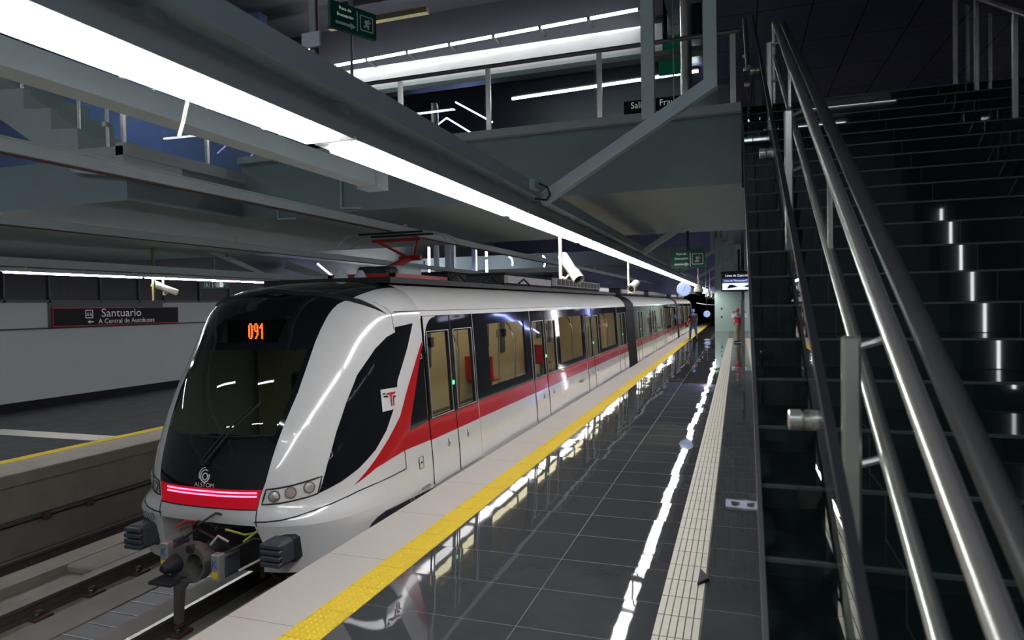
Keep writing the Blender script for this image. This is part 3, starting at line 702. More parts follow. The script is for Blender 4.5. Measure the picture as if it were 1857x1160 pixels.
# cameras
def cctv(x, y, zt, zb, lb, aim, L=1., r=1., cat='security camera'):
    t = thing('security_camera', lb, cat, (x, y, zb), None)
    MB().cyl((x, y, zb), (x, y, zt), .018, 10).build('pole', 'camwhite', t)
    d = Vector(aim).normalized(); p = Vector((x, y, zb+.06))+Vector((.09, 0, 0))
    MB().tube([(x, y, zb+.02), (x+.05, y, zb+.0), (x+.09, y, zb+.04), tuple(p)], .014, 8).build('arm', 'camwhite', t)
    b = MB(); c = p+Vector((0, 0, .06)); b.tube([c-d*.17*L, c-d*.16*L, c+d*.17*L, c+d*.18*L], [.03*r, .052*r, .052*r, .045*r], 14); o = b.build('body', 'camwhite', t)
    b = MB(); b.tube([c+d*.10*L+Vector((0, 0, .006)), c+d*.22*L+Vector((0, 0, .01))], [.058*r, .058*r], 14, False); b.build('sunshield', 'camwhite', t)
    b = MB(); b.tube([c+d*.18*L, c+d*.186*L], .036*r, 14); b.build('lens', 'blackmatt', t)
    return t
cctv(BX-.02, 6.4, 2.837, 2.36, 'white security camera on a pole above the train, tilted down', (.6, -.5, -.75))
cctv(BX, 10.6, 2.837, 2.26, 'white tube security camera hanging over the platform, facing the viewer', (-.3, -1, -.5), .62, 1.25)
for (x, y, lb) in ((-1.12, 26, 'small white security camera far along the beam, left of two'), (-1.09, 29, 'small white security camera far along the beam, right of two')):
    cctv(x, y, 3.6, 2.3, lb, (.1, -1, -.8))
t = thing('dome_camera', 'white dome camera hanging below the light line past the clock', 'security camera', (-1.0, 18.8, 2.3))
MB().cyl((-1, 18.8, 2.55), (-1, 18.8, 3.4), .02, 10).build('pole', 'camwhite', t)
MB().lathe([(.03, 2.58), (.09, 2.54), (.125, 2.46), (.125, 2.40), (.10, 2.39)], (-1, 18.8, 0), n=20).build('housing', 'camwhite', t)
MB().lathe([(.10, 2.39), (.085, 2.33), (.04, 2.29), (.001, 2.285)], (-1, 18.8, 0), n=20).build('dome', 'blackmatt', t)
MB().box(-1.64, -.96, 18.76, 18.84, 3.36, 3.40).build('arm', 'paintgrey', t)
t = cctv(-10.85, 10.28, 2.76, 2.44, 'pale security camera tilted on a bracket by the far wall', (-.5, -.75, .36), 1.25, 1.2)
tag(MB().box(-10.82, -10.77, 9.98, 10.02, 2.33, 3.36).build('hanging_pole', 'ochre'), 'thin pale pole hanging through the far light line', 'pole')
t = thing('steel_hanger', 'steel hanger frame of the far light line beside the pale pole', 'steel frame', (-10.8, 11, 3.0))
MB().beam((-10.8, 13.2, 2.95), (-10.8, 11.2, 3.5), .1, .1).build('diagonal', 'paintgrey', t); MB().box(-10.85, -10.75, 11.9, 12.0, 3.3, 3.9).build('post', 'paintgrey', t)
# platform clock
def clock(x, y, z, r, lb):
    t = thing('platform_clock', lb, 'clock', (x, y, z))
    MB().lathe([(r*.94, -.005), (r*1.04, 0), (r*1.06, .03), (r*1.06, .16), (r*1.0, .18)], (x, y, z), 'Y', 36).build('case', 'paintlight', t)
    MB().lathe([(r*.95, -.012), (r*.95, -.004)], (x, y, z), 'Y', 36).build('face', 'clockface', t)
    b = MB()
    for k in range(12):
        g = k*PI/6; d = Vector((math.sin(g), 0, math.cos(g))); c = Vector((x, y-.014, z)); b.beam(c+d*r*.80, c+d*r*.90, .012, .004, (0, 1, 0))
    b.build('hour_marks', 'blueink', t)
    c = Vector((x, y-.017, z))
    MB().beam(c, c+Vector((.32, 0, .55)).normalized()*r*.62, .022, .004, (0, 1, 0)).build('hour_hand', 'blueink', t)
    MB().beam(c, c+Vector((-.06, 0, -.2)).normalized()*r*.35, .018, .004, (0, 1, 0)).build('minute_hand', 'blueink', t)
    MB().cyl((x, y+.08, z+r), (x, y+.08, 2.834), .015, 8).build('hanger_rod', 'steeldark', t)
clock(-1.64, 22.2, 2.54, .22, 'round glowing blue-white platform clock hanging above the train roof line')
clock(-2.35, 56, 1.15, .26, 'tiny second lit clock far away near the tunnel mouth')
# information screen
t = thing('information_screen', 'lit blue and white train information screen over the platform', 'screen', (0, 16, 2.5))
MB().cbox(-.36, .44, 16.0, 16.12, 2.34, 2.80, .02).build('case', 'blackmatt', t)
MB().box(-.32, .42, 15.99, 16.0, 2.375, 2.53).build('display', 'screen', t)
MB().box(-.32, .42, 15.99, 16.0, 2.54, 2.63).build('display', 'screenblue', t)
text_on('Línea de Zapopan', .075, lambda a, b: (.0+a, 15.985, 2.70+b), 'lettering', 'screen', t, .95)
text_on('Línea de Tlaquepaque', .06, lambda a, b: (-.04+a, 15.985, 2.585+b), 'lettering', 'screen', t, .9)
b = MB(); b.prism([(-.22, 2.41), (-.17, 2.49), (-.09, 2.49), (.0, 2.45), (.0, 2.44)], 'Y', 15.982, 15.988); b.build('train_picture', 'signblack', t)
MB().box(.02, .07, 16.05, 16.1, 2.80, 3.3).build('hanger_rod', 'blackmatt', t)
# lift shaft block / column far along
struct('wall_lift', MB().box(-1.55, .30, 50, 53, 0, 7), 'palegreen', 'pale green wall block standing far down the platform', 'wall')
for z in (1.55, .95): tag(MB().box(-1.12, -1.02, 49.96, 50, z, z+.14).build('call_panel', 'blackmatt'), ['small dark call panel on the pale green block, upper', 'small dark call panel on the pale green block, lower'][z < 1.2], 'panel')
struct('wall_right.001', MB().box(.32, 3.4, 49, 49.3, 0, 4.5), 'walldark2', 'dark wall right of the pale green block', 'wall')
tag(MB().box(.16, .34, 33.0, 33.3, 0, 2.2).build('steel_column', 'steeldark'), 'grey steel column beside the person with the red vest', 'column')
# distant steel posts and neon tubes beyond the mezzanine
for i, (x, y, z0, z1) in enumerate([(-12.6, 30-4, 3.6, 4.7), (-12.6, 26.02, 2.9, 3.55), (-15.2+1.2, 24, 2.5, 3.75), (-9.75, 29.5-4, 4.15, 4.6), (-9.75, 25.5, 2.9, 4.0)]):
    tag(MB().cyl((x, y, z0), (x, y, z1), .045, 8).build('neon_tube', 'lampfar'), 'vertical white neon tube beyond the mezzanine, ' + ['upper of the middle pair', 'lower of the middle pair', 'leftmost and lowest', 'upper of the right pair', 'lower of the right pair'][i], 'neon light')
tag(MB().cyl((-14.4, 20.5, 3.75), (-13.4, 20.5, 3.0), .035, 8).build('neon_tube', 'neon'), 'slanting blue-white neon tube over the far light line', 'neon light')
tag(MB().tube([(-8.6, 25, 4.05), (-8.5, 25, 4.0), (-8.45, 25, 3.85), (-8.46, 25, 3.7)], .03, 8).build('neon_tube', 'neon'), 'small curved blue neon tube in the far hall, left of two', 'neon light')
tag(MB().tube([(-7.2, 25, 4.05), (-7.12, 25, 3.95), (-7.1, 25, 3.8), (-7.15, 25, 3.6)], .03, 8).build('neon_tube', 'neon'), 'small curved blue neon tube in the far hall, right of two', 'neon light')
tag(MB().prism([(-10.2, 2.9), (-9.9, 3.5), (-9.8, 3.5), (-10.05, 2.9)], 'Y', 24.5, 24.6).build('light_panel', 'neon'), 'slanting blue light panel in the far hall', 'neon light')
for i, x in enumerate((-11.9, -11.4, -11.15, -10.2)):
    tag(MB().box(x, x+.16, 25, 25.2, 2.7, 6.7).build('steel_post', 'paintlight'), f'pale steel post in the far hall, {NTH[i]} from the left', 'post', 'pale posts in the far hall')
tag(MB().beam((-11.8, 24.92, 3.6), (-10.2, 24.92, 2.9), .12, .12, (0,1,0)).build('steel_brace', 'paintlight'), 'pale diagonal brace between the posts in the far hall', 'brace')
tag(MB().beam((-14.6, 19, 3.65), (-11.5, 19, 2.6), .25, .12, (0,1,0)).build('steel_brace', 'paintlight'), 'long pale diagonal beam above the train nose', 'brace')
struct('wall_hall', MB().box(-14.8, -1.2, 40, 40.2, 2.6, 6.75), pbr('hall_blue_wall', (.26, .26, .46), .5), 'dark blue rear wall of the far hall', 'wall')

# ------------------------------------------------------------------ stairs and handrails at the right
SY0, RISE, RUN, NST = .2, .16, .291, 26
nz = lambda y: (y-SY0)*RISE/RUN
prof = [(SY0, 0)]
for k in range(NST): prof += [(SY0+RUN*k, RISE*(k+1)), (SY0+RUN*(k+1), RISE*(k+1))]
prof += [(SY0+RUN*NST, 0)]
stp = MB().prism(prof, 'X', .075, 4.5)
for k in range(NST): stp.box(.075, 4.5, SY0+RUN*k-.003, SY0+RUN*k+.02, RISE*(k+1)-.008, RISE*(k+1)+.002, 1)
struct('staircase', stp, ['stair', 'nosing'], 'dark polished granite staircase climbing away at the right', 'staircase', 0)
sl = RISE/RUN; cs = 1/math.hypot(1, sl)
def slope_box(x0, x1, ya, yb, lo, hi):
    mb = MB(); vs = []
    for x in (x0, x1):
        for (y, h) in ((ya, lo), (yb, lo), (yb, hi), (ya, hi)): vs.append((x, y, nz(y)+h))
    return mb.add(vs, [(3,2,1,0),(4,5,6,7),(1,5,4,0),(2,6,5,1),(3,7,6,2),(0,4,7,3)])
tag(slope_box(.060, .075, .2, 7.75, .10, .17).build('stringer_trim', 'steeldark'), 'thin steel trim along the open left edge of the dark stairs', 'trim')
t = thing('stair_balustrade', 'steel and glass balustrade with double handrails on the left of the dark stairs', 'balustrade', (.3, 2.1, 1.05))
R = lambda x, y, h: (x, y, nz(y)+h)
MB().tube([R(.40, .3, .60), R(.40, 7.85, .62)], .024, 16).build('lower_handrail', 'steel', t)
MB().tube([R(.40, .3, .985), R(.40, 7.55, .985)], .027, 16).build('upper_handrail', 'steel', t)
MB().tube([R(.485, .3, .97), R(.485, 7.5, .97)], .030, 16).build('inner_handrail', 'steeldark', t)
MB().tube([R(.40, 7.55, .985), (.40, 7.62, nz(7.6)+.9), (.40, 7.66, 4.16)], .024, 14).build('end_post', 'steel', t)
for y in (2.12, 4.45, 6.75):
    p = MB().cbox(.285, .335, y-.012, y+.03, nz(y)-.02, nz(y)+.94, .008).build('post', 'steel', t)
    MB().cyl((.31, y+.01, nz(y)+.9), (.40, y+.01, nz(y)+.93), .012, 8).build('bracket', 'steel', p)
    MB().cyl((.31, y+.01, nz(y)+.56), (.40, y+.01, nz(y)+.59), .012, 8).build('bracket', 'steel', p)
    for h in (.69,):
        b = MB(); b.lathe([(.026, 0), (.031, .004), (.031, .035), (.024, .040)], (.140, y+.01, nz(y)+h), 'X', 18); b.lathe([(.014, 0), (.014, .07)], (.185, y+.01, nz(y)+h), 'X', 10); b.lathe([(.03, 0), (.03, .03)], (.200, y+.01, nz(y)+h), 'X', 18)
        b.build('glass_clamp', 'steel', p)
for y in (3.3, 5.6): MB().box(.39, .41, y-.012, y+.012, nz(y)+.6, nz(y)+.985).build('bracket', 'steel', t)
for (a, b) in ((.35, 3.28), (3.32, 5.58), (5.62, 7.6)):
    g = slope_box(.180, .192, a, b, .06, 1.07).build('glass_pane', 'glass', t)
    slope_box(.176, .196, a, b, 1.07, 1.09).build('edge_trim', 'rubber', g)
t = thing('stair_balustrade', 'steel balustrade with upright bars on the far right of the stairs', 'balustrade', (2.15, 6.4, 3.4))
MB().tube([R(2.15, 3.4, .98), R(2.15, 8.4, .98)], .022, 12).build('upper_handrail', 'steel', t)
MB().tube([R(2.28, 3.4, 1.06), R(2.28, 8.4, 1.06)], .020, 12).build('inner_handrail', 'steeldark', t)
for y in (4.7, 5.55, 6.44, 7.35, 7.98): MB().cbox(2.13, 2.17, y-.02, y+.02, nz(y)-.02, nz(y)+.97, .006).build('post', 'steel', t)
for (a, b) in ((4.75, 6.4), (6.48, 7.94)): slope_box(2.20, 2.212, a, b, .1, .85).build('glass_pane', 'glass', t)
t = thing('short_balustrade', 'short leaning steel rail at the stair head beside the mezzanine edge', 'balustrade', (.13, 6.5, 4.2))
MB().tube([R(.10, 5.6, .98), R(.10, 7.3, 1.1)], .02, 12).build('handrail', 'steeldark', t)
for y in (6.0, 6.6, 7.2): MB().cyl((.075, y, nz(y)+.75), (.12, y, nz(y)+.75), .02, 10).build('button', 'steel', t)
slope_box(.095, .107, 5.65, 7.3, .2, .9).build('glass_pane', 'glass', t)
struct('wall_right.002', MB().box(-.2, 4.6, 16.0, 16.2, 4.1, 6.2), 'walldark', 'dark wall far behind the head of the stairs', 'wall')
# column with a vertical tube behind the viewer (it shows in the polished risers)
t = thing('tube_column', 'grey column with a vertical tube light behind the viewer', 'column', (3.7, -4.9, 0))
MB().box(3.4, 4.0, -5.6, -5.0, 0, 6.15).build('shaft', 'walldark', t)
MB().cyl((3.7, -4.92, .8), (3.7, -4.92, 3.8), .022, 10).build('tube', 'lampup', t)

# ------------------------------------------------------------------ the train
XC = -4.75
def pch(tab):
    xs = [a for a, b in tab]; ys = [b for a, b in tab]; n = len(xs)
    h = [xs[i+1]-xs[i] for i in range(n-1)]; dl = [(ys[i+1]-ys[i])/h[i] for i in range(n-1)]
    m = [dl[0]]+[0 if dl[i-1]*dl[i] <= 0 else 2/(1/dl[i-1]+1/dl[i]) for i in range(1, n-1)]+[dl[-1]]
    def f(x):
        x = min(max(x, xs[0]), xs[-1]); i = 0
        while i < n-2 and x > xs[i+1]: i += 1
        t = (x-xs[i])/h[i]
        return (2*t**3-3*t*t+1)*ys[i]+(t**3-2*t*t+t)*h[i]*m[i]+(-2*t**3+3*t*t)*ys[i+1]+(t**3-t*t)*h[i]*m[i+1]
    return f
wz = pch([(-.33,1.31),(0,1.33),(.75,1.28),(2.0,1.20),(2.06,1.19),(2.15,1.14),(2.25,1.05),(2.33,.92),(2.39,.75),(2.43,.5),(2.45,.05)])
yf = pch([(-.33,5.0),(.0,4.95),(.2,4.89),(.4,4.885),(.53,4.9),(.9,5.02),(1.3,5.22),(1.7,5.47),(1.87,5.57),(2.0,5.66),(2.1,5.74),(2.2,5.85),(2.3,6.05),(2.36,6.3),(2.41,6.6),(2.44,6.85),(2.45,7.0)])
yq = pch([(-.33,6.5),(.5,6.5),(2.0,6.9),(2.45,7.02)])
me_ = pch([(.27,.565),(.37,.58),(.52,.625),(.82,.66),(1.08,.695),(1.36,.725),(1.7,.725),(2.0,.75),(2.15,.785),(2.21,.85),(2.30,.90),(2.34,.895),(2.39,.75),(2.43,.5),(2.45,.05)])
def pn(z):      # the plan of the nose is squarer low down
    t = min(1, max(0, (z-.10)/.24)); return 3.6-1.0*t*t*(3-2*t)
def solX(y, z):
    w = wz(z); s = yq(z); a = max(0, min(1, (s-y)/(s-yf(z))))
    return w*max(0, 1-a**pn(z))**(1/pn(z))
def solY(dx, z):
    w = wz(z); s = yq(z); a = min(1, abs(dx)/w)
    return s-(s-yf(z))*max(0, 1-a**pn(z))**(1/pn(z))
side = lambda off=.003: (lambda y, z: (XC+solX(y, z)+off, y, z))
front = lambda off=.004: (lambda dx, z: (XC+dx, solY(dx, z)-off, z))
YB = 7.045   # where the straight body begins
def arc_row(z, d0, n=22, sgn=1, yend=YB):
    w = wz(z); s = yq(z); f = yf(z); d0 = min(d0, w*.999)
    PN = pn(z); t0 = math.asin(min(1, (d0/w)**(PN/2))); r = []
    for i in range(n+1):
        t = t0+(PI/2-t0)*i/n
        r.append((XC+sgn*w*math.sin(t)**(2/PN), s-(s-f)*max(0, math.cos(t))**(2/PN), z))
    r.append((XC+sgn*w, yend, z)); return r
car1 = thing('metro_car', 'front car of the white metro train with black windscreen and red light bar', 'train', (XC, 9, -.98), 'cars of the white metro train')
Zn = [.27,.32,.37,.45,.52,.6,.7,.82,.92,1.02,1.15,1.3,1.45,1.6,1.70,1.77,1.9,2.0,2.05,2.1,2.15,2.18,2.21,2.25,2.28,2.31,2.34,2.37,2.40,2.43,2.448]
sh = MB()
for sg_ in (1, -1):
    zz = [z for z in Zn if z <= 2.345]
    sh.grid([arc_row(z, me_(z), sgn=sg_) for z in zz], flip=(sg_ < 0))
    # lower bumper ring (full width) and corner skirts
    sh.grid([arc_row(z, 0.0, 30, sg_) for z in (.125,.16,.20,.24,.27)], flip=(sg_ < 0))
    ze = [.125, .06, 0, -.07, -.15, -.24, -.33]; din = [.545, .56, .575, .59, .585, .575, .56]
    sh.grid([arc_row(z, d, 26, sg_) for z, d in zip(ze, din)], flip=(sg_ > 0))
    # inner return of the skirts
    sh.grid([[(XC+sg_*d, solY(d, z), z), (XC+sg_*(d-.01), solY(d, z)+.45, z)] for z, d in zip(ze, din)], flip=(sg_ < 0))
    sh.add([(XC+sg_*.56, solY(.56, -.33), -.33)]+arc_row(-.33, .56, 12, sg_)+[(XC+sg_*.56, YB, -.33)], [list(range(16))])
sh.add(arc_row(.125, 0, 14, 1)[::-1]+arc_row(.125, 0, 14, -1), [list(range(32))])
# roof of the nose behind the black cap
sh.build('nose_shell', 'white', car1, 40)
# black front mask, windscreen cut out
UU = [-1,-.93,-.86,-.7,-.5,-.3,-.1,.1,.3,.5,.7,.86,.93,1]
mk = MB(); wsn = MB()
rows = []
for z in Zn:
    e = me_(z); rows.append([(XC+e*u, solY(e*u, z), z) for u in UU])
for i in range(len(Zn)-1):
    for j in range(len(UU)-1):
        q = [rows[i][j], rows[i][j+1], rows[i+1][j+1], rows[i+1][j]]
        if .91 < Zn[i] and Zn[i+1] < 1.71 and 1 <= j < len(UU)-2: continue
        if Zn[i+1] <= .46 : continue
        if 1.765 < Zn[i] and Zn[i+1] < 2.005 and 4 <= j <= 8: continue
        mk.add(q, [(0,1,2,3)])
mk.build('front_mask', 'black', car1, 40, recalc=True)
zi = [z for z in Zn if .91 < z < 1.71]
wsn.grid([[(XC+me_(z)*u, solY(me_(z)*u, z), z) for u in UU[1:-1]] for z in zi])
wsn.build('windscreen', 'glassscreen', car1, 40)
# windscreen lower ledge line
MB().tube([(XC+d, solY(d, .90+.05*abs(d))-.004, .90+.05*abs(d)) for d in [-.63+.063*i for i in range(21)]], .006, 6).build('windscreen_seal', 'rubber', car1)
# red light bar
rb = MB(); rb.grid([[(XC+d*me_(z)*1.0, solY(d*me_(z), z)-.001, z) for d in [-.99+.11*i for i in range(19)]] for z in (.27,.30,.33,.37,.41,.452)])
lb = rb.build('light_bar', 'redglow', car1)
for z in (.425, .392):
    b = MB()
    for i in range(64):
        d = -.46+i*.016; b.box(XC+d, XC+d+.011, solY(d, z)-.012, solY(d, z)-.002, z-.006, z+.006)
    b.build('led_row', 'redled', lb, 0)
MB().tube([(XC+d, solY(d, .272)-.003, .272) for d in [-.56+.056*i for i in range(21)]], .006, 6).build('seal', 'rubber', lb)
# number display behind a glass pane
dp = MB(); zd = [1.77, 1.9, 2.0]
dp.grid([[(XC+me_(z)*u, solY(me_(z)*u, z), z) for u in UU[4:10]] for z in zd]); dp.build('display_glass', 'glassscreen', car1, 40)
dsp = MB().box(XC-.40, XC+.40, 5.70, 5.74, 1.74, 2.03).build('number_display', 'blackmatt', car1)
MB().box(XC-.40, XC+.40, 5.56, 5.70, 1.755, 1.765).build('display_shelf', 'blackmatt', dsp)
GL = {'0': ['01110','11011','11011','11011','11011','11011','11011','11011','01110'], '9': ['01110','11011','11011','11011','01111','00011','00011','00110','01100'], '1': ['00110','01110','11110','00110','00110','00110','00110','00110','00110']}
for k, ch in enumerate('091'):
    b = MB(); fn = lambda x, z: (XC+x-.025, 5.695, z)
    for r, row in enumerate(GL[ch]):
        for c_, on in enumerate(row):
            if on == '1':
                x = -.100+k*.070+c_*.0118; z = 1.965-r*.0185
                b.add([fn(x, z), fn(x+.010, z), fn(x+.0105, z-.0165), fn(x, z-.0165)], [(0,1,2,3)])
    b.build('display_digit', 'orange', dsp, 0)
# emblem and maker lettering under the windscreen
b = MB(); fe_ = front(.006)
ring = lambda r, x, z, a0, a1: [fe_(x+r*math.cos(a0+(a1-a0)*i/20), z+r*1.1*math.sin(a0+(a1-a0)*i/20)) for i in range(21)]
b.tube(ring(.050, .015, .56, 1.1, 6.6), .006, 6); b.tube(ring(.028, .018, .555, 0, 2*PI), .006, 6); b.tube(ring(.064, .01, .565, 1.6, 3.6), .004, 6)
b.build('round_emblem', 'letters', car1)
text_on('ALSTOM', .055, lambda x, z: fe_(.015+x, .477+z), 'maker_lettering', 'letters', car1, 1.1)
# wiper
wp = MB(); fw = front(.03)
wp.tube([fw(.02, .70), fw(.20, .95), fw(.44, 1.22)], .012, 8); wp.build('wiper', 'rubber', car1)
MB().tube([fw(-.05, .68), fw(.13, .93), fw(.36, 1.19)], .008, 8).build('wiper', 'rubber', car1)
MB().lathe([(.03, -.03), (.025, .03)], Vector(front(.02)(.0, .68)), 'Y', 12).build('wiper_hub', 'rubber', car1)
# seams on the nose
sm = lambda pts, r=.006: MB().tube(pts, r, 6)
for sg_ in (1, -1):
    S_ = lambda y, z: (XC+sg_*(solX(y, z)+.001), y, z)
    pts = [(XC+sg_*d, solY(d, z)-.001, z) for d, z in ((.55,.166),(.66,.170),(.79,.184),(.9,.205),(1.01,.236),(1.1,.262),(1.17,.29))]+[S_(y, z) for y, z in ((5.6,.308),(5.8,.326),(6.1,.338),(6.41,.348))]
    sm(pts, .007).build('panel_seam', 'rubber', car1)
    sm([(XC+sg_*me_(.27)*1.0, solY(.56, z)-.001, z) for z in (.27,.22,.166,.125)], .005).build('panel_seam', 'rubber', car1)
    # dark gap between nose and roof
    pts = [S_(y, z) for y, z in ((6.36,2.04),(6.30,2.08),(6.24,2.12),(6.16,2.17),(6.06,2.22),(5.99,2.27),(5.95,2.31))]
    MB().tube(pts, [.004,.012,.022,.032,.036,.034,.02], 8).build('roof_gap', 'blackmatt', car1)
    sm([S_(6.42, z) for z in (.35,.5,.57)], .005).build('panel_seam', 'rubber', car1)
    sm([S_(6.44, z) for z in (1.86,1.95,2.03)]+[S_(6.40,2.10), S_(6.3,2.17)], .003).build('panel_seam', 'rubber', car1)
# dark underside where the white skirt ends
for sg_ in (1, -1):
    v, f = patch([(5.58,-.33),(5.62,-.12),(5.70,-.03),(5.80,.01),(5.94,.03),(6.41,.01),(7.03,-.02),(7.03,-.33)], lambda y, z, s=sg_: (XC+s*(solX(y, z)+.006), y, z), .06)
    b = MB(); b.add(v, f); b.build('wheel_arch', 'rubber', car1, 40, recalc=True)
# head lamps
def headlamp(sg_):
    P = lambda d, z, o=.002: (XC+sg_*d, solY(d, z)-o, z)
    quad = [(.60,.318),(.66,.318),(.75,.323),(.85,.336),(.94,.353),(1.00,.372),(1.012,.45),(1.018,.522),(.94,.500),(.85,.478),(.75,.462),(.68,.455),(.635,.452)]
    b = MB(); v, f = patch(quad, lambda d, z: P(d, z), .05); b.add(v, f); h = b.build('head_lamp', 'white', car1)
    MB().tube([P(d, z, .003) for d, z in dense(quad, .04)], .008, 6, closed=True).build('seal', 'rubber', h)
    for k, (d, z) in enumerate(((.70,.388),(.822,.412),(.945,.440))):
        p = Vector(P(d, z, 0)); n = (Vector(P(d+.03, z))-Vector(P(d-.03, z))).cross(Vector(P(d, z+.03))-Vector(P(d, z-.03))).normalized()
        if n.y > 0: n = -n
        MB().tube([p-n*.01, p+n*.012], .054, 18).build('lamp_rim', 'steeldark', h)
        MB().tube([p+n*.010, p+n*.016, p+n*.022], [.045, .043, .016], 18).build('lens', 'steel' if k == 0 else ('lensrose' if k == 1 else 'alu'), h)
headlamp(1); headlamp(-1)
# cab side glazing, swoosh, emblem on both sides
CW = [(5.26,.372),(5.36,.63),(5.5,.92),(5.65,1.17),(5.83,1.425),(6.11,1.676),(6.30,1.79),(6.45,1.835),(6.455,1.89),(6.84,1.922),(6.66,1.65),(6.39,1.31),(6.34,1.11),(6.10,.82),(5.9,.66),(5.66,.53),(5.46,.443)]
SW = [(5.575,.374),(5.87,.56),(6.13,.735),(6.385,.925),(6.61,1.22),(6.99,1.665),(7.035,1.70),(7.02,1.5),(6.56,.735),(7.04,.752),(7.04,.535),(6.42,.545),(6.15,.52),(5.88,.48)]
BT = [(6.995,1.60),(6.57,.735),(7.035,.755),(7.035,1.66)]
for sg_ in (1, -1):
    fn = lambda y, z, o=.003, s=sg_: (XC+s*(solX(y, z)+o), y, z)
    for poly, nm, mt, of in ((CW, 'cab_side_window', 'black', .004), (SW, 'red_swoosh', 'red', .003), (BT, 'black_swoosh', 'black', .005)):
        v, f = patch(poly, lambda y, z: fn(y, z, of), .07); b = MB(); b.add(v, f); o = b.build(nm, mt, car1, 40, recalc=True)
        if sg_ < 0: continue
    # operator emblem plate
b = MB(); q = [(6.06,1.02),(6.35,1.02),(6.36,1.245),(6.07,1.25)]
v, f = patch(q, side(.012), .08); b.add(v, f); em = b.build('emblem_plate', 'white', car1)
for mt, pl in (('signred', [[(6.15,1.205),(6.31,1.205),(6.31,1.185),(6.235,1.175),(6.23,1.06),(6.21,1.06),(6.212,1.165),(6.19,1.185),(6.15,1.185)], [(6.255,1.165),(6.31,1.165),(6.31,1.145),(6.275,1.135),(6.27,1.06),(6.25,1.06)]]), ('signblack', [[(6.09,1.21),(6.13,1.21),(6.13,1.195),(6.09,1.195)], [(6.10,1.18),(6.16,1.18),(6.18,1.16),(6.10,1.165)]])):
    b = MB()
    for p in pl: v, f = patch(p, side(.016), .05); b.add(v, f)
    b.build('emblem', mt, em, 0)
b = MB(); v, f = patch(q, side(.0105), .08, [[(6.075,1.035),(6.338,1.035),(6.346,1.232),(6.082,1.236)]])
tx = lambda y0, z0, o=.004: (lambda a, b: (XC+solX(y0+a, z0+b)+o, y0+a, z0+b))
text_on('ALSTOM', .05, tx(6.85, .03), 'maker_lettering', 'blackmatt', car1, 1.2)
# unit number on the left skirt and buffers
text_on('3117', .12, lambda a, b: front(.016)(-.735+a, .098+b), 'unit_number', 'signblack', car1, .72)
for sg_ in (1, -1):
    b = MB(); x = XC+sg_*.80
    b.cbox(x-.11, x+.11, 4.83, 5.2, -.19, .035, .03); bu = b.build('buffer', 'buffer', car1, 30)
    for k in range(4): MB().cbox(x-.106, x+.106, 4.80, 4.86, -.185+k*.055, -.185+k*.055+.042, .014).build('ridge', 'buffer', bu, 30)
    MB().cbox(x-.124, x+.124, 4.985, 5.2, -.203, .048, .03).build('collar', 'rubber', bu, 30)
# coupler
cp = MB(); pl = smooth_poly([(-.17,-.30),(.10,-.33),(.21,-.20),(.22,-.02),(.08,.07),(-.10,.05),(-.21,-.05),(-.22,-.22)], 2)
pl = [(XC+a*.95-.02, b*.92-.075) for a, b in pl]; hole = [(XC+.07+.095*math.cos(g*PI/12), -.20+.105*math.sin(g*PI/12)) for g in range(24)]
v, f = patch(pl, lambda a, b: (a, 4.69, b), .06, [hole]); cp.add(v, f)
L1 = dense(pl, .06); n_ = len(L1)
cp.add([(a, 4.69, b) for a, b in L1]+[(a, 4.80, b) for a, b in L1], [(i, (i+1) % n_, n_+(i+1) % n_, n_+i) for i in range(n_)])
L2 = hole; n2 = len(L2)
cp.add([(a, 4.69, b) for a, b in L2]+[(a, 4.87, b) for a, b in L2], [((i+1) % n2, i, n2+i, n2+(i+1) % n2) for i in range(n2)]+[[n2+i for i in range(n2)]])
cpo = cp.build('coupler', 'castgrey', car1, 35, recalc=False)
MB().tube([(XC-.14, 4.69, -.20), (XC-.14, 4.62, -.20), (XC-.14, 4.56, -.20), (XC-.14, 4.53, -.20)], [.085, .07, .05, .03], 16).build('cone', 'rubber', cpo)
MB().lathe([(.04, -.03), (.04, .02)], (XC+.04, 4.69, -.05), 'Y', 12).build('valve', 'rubber', cpo)
MB().cbox(XC-.28, XC-.02, 4.50, 4.69, -.34, -.31, .01).build('guide_tongue', 'rubber', cpo)
MB().cyl((XC-.02, 4.80, -.18), (XC, 5.9, -.12), .085, 14).build('draw_bar', 'steeldark', cpo)
for sg_, nmx, dz in ((-1, XC-.29, -.06), (1, XC+.30, -.11)):
    eb = MB(); eb.cbox(nmx-.045, nmx+.045, 4.69, 4.77, -.22+dz, .03+dz, .008); e_ = eb.build('electric_head', 'alu', cpo)
    e_['label'] = 'pale electric head with blue mark and yellow sticker'
    MB().cbox(nmx-.045, nmx+.05, 4.77, 4.97, -.21+dz, .01+dz, .02).build('electric_box', 'buffer', cpo)
    text_on('K', .11, lambda a, b: (nmx+a, 4.686, -.06+dz+b), 'blue_mark', 'blueink', cpo, .8)
    MB().box(nmx-.027, nmx+.027, 4.684, 4.69, -.185+dz, -.13+dz).build('warning_sticker', 'yellowsticker', cpo)
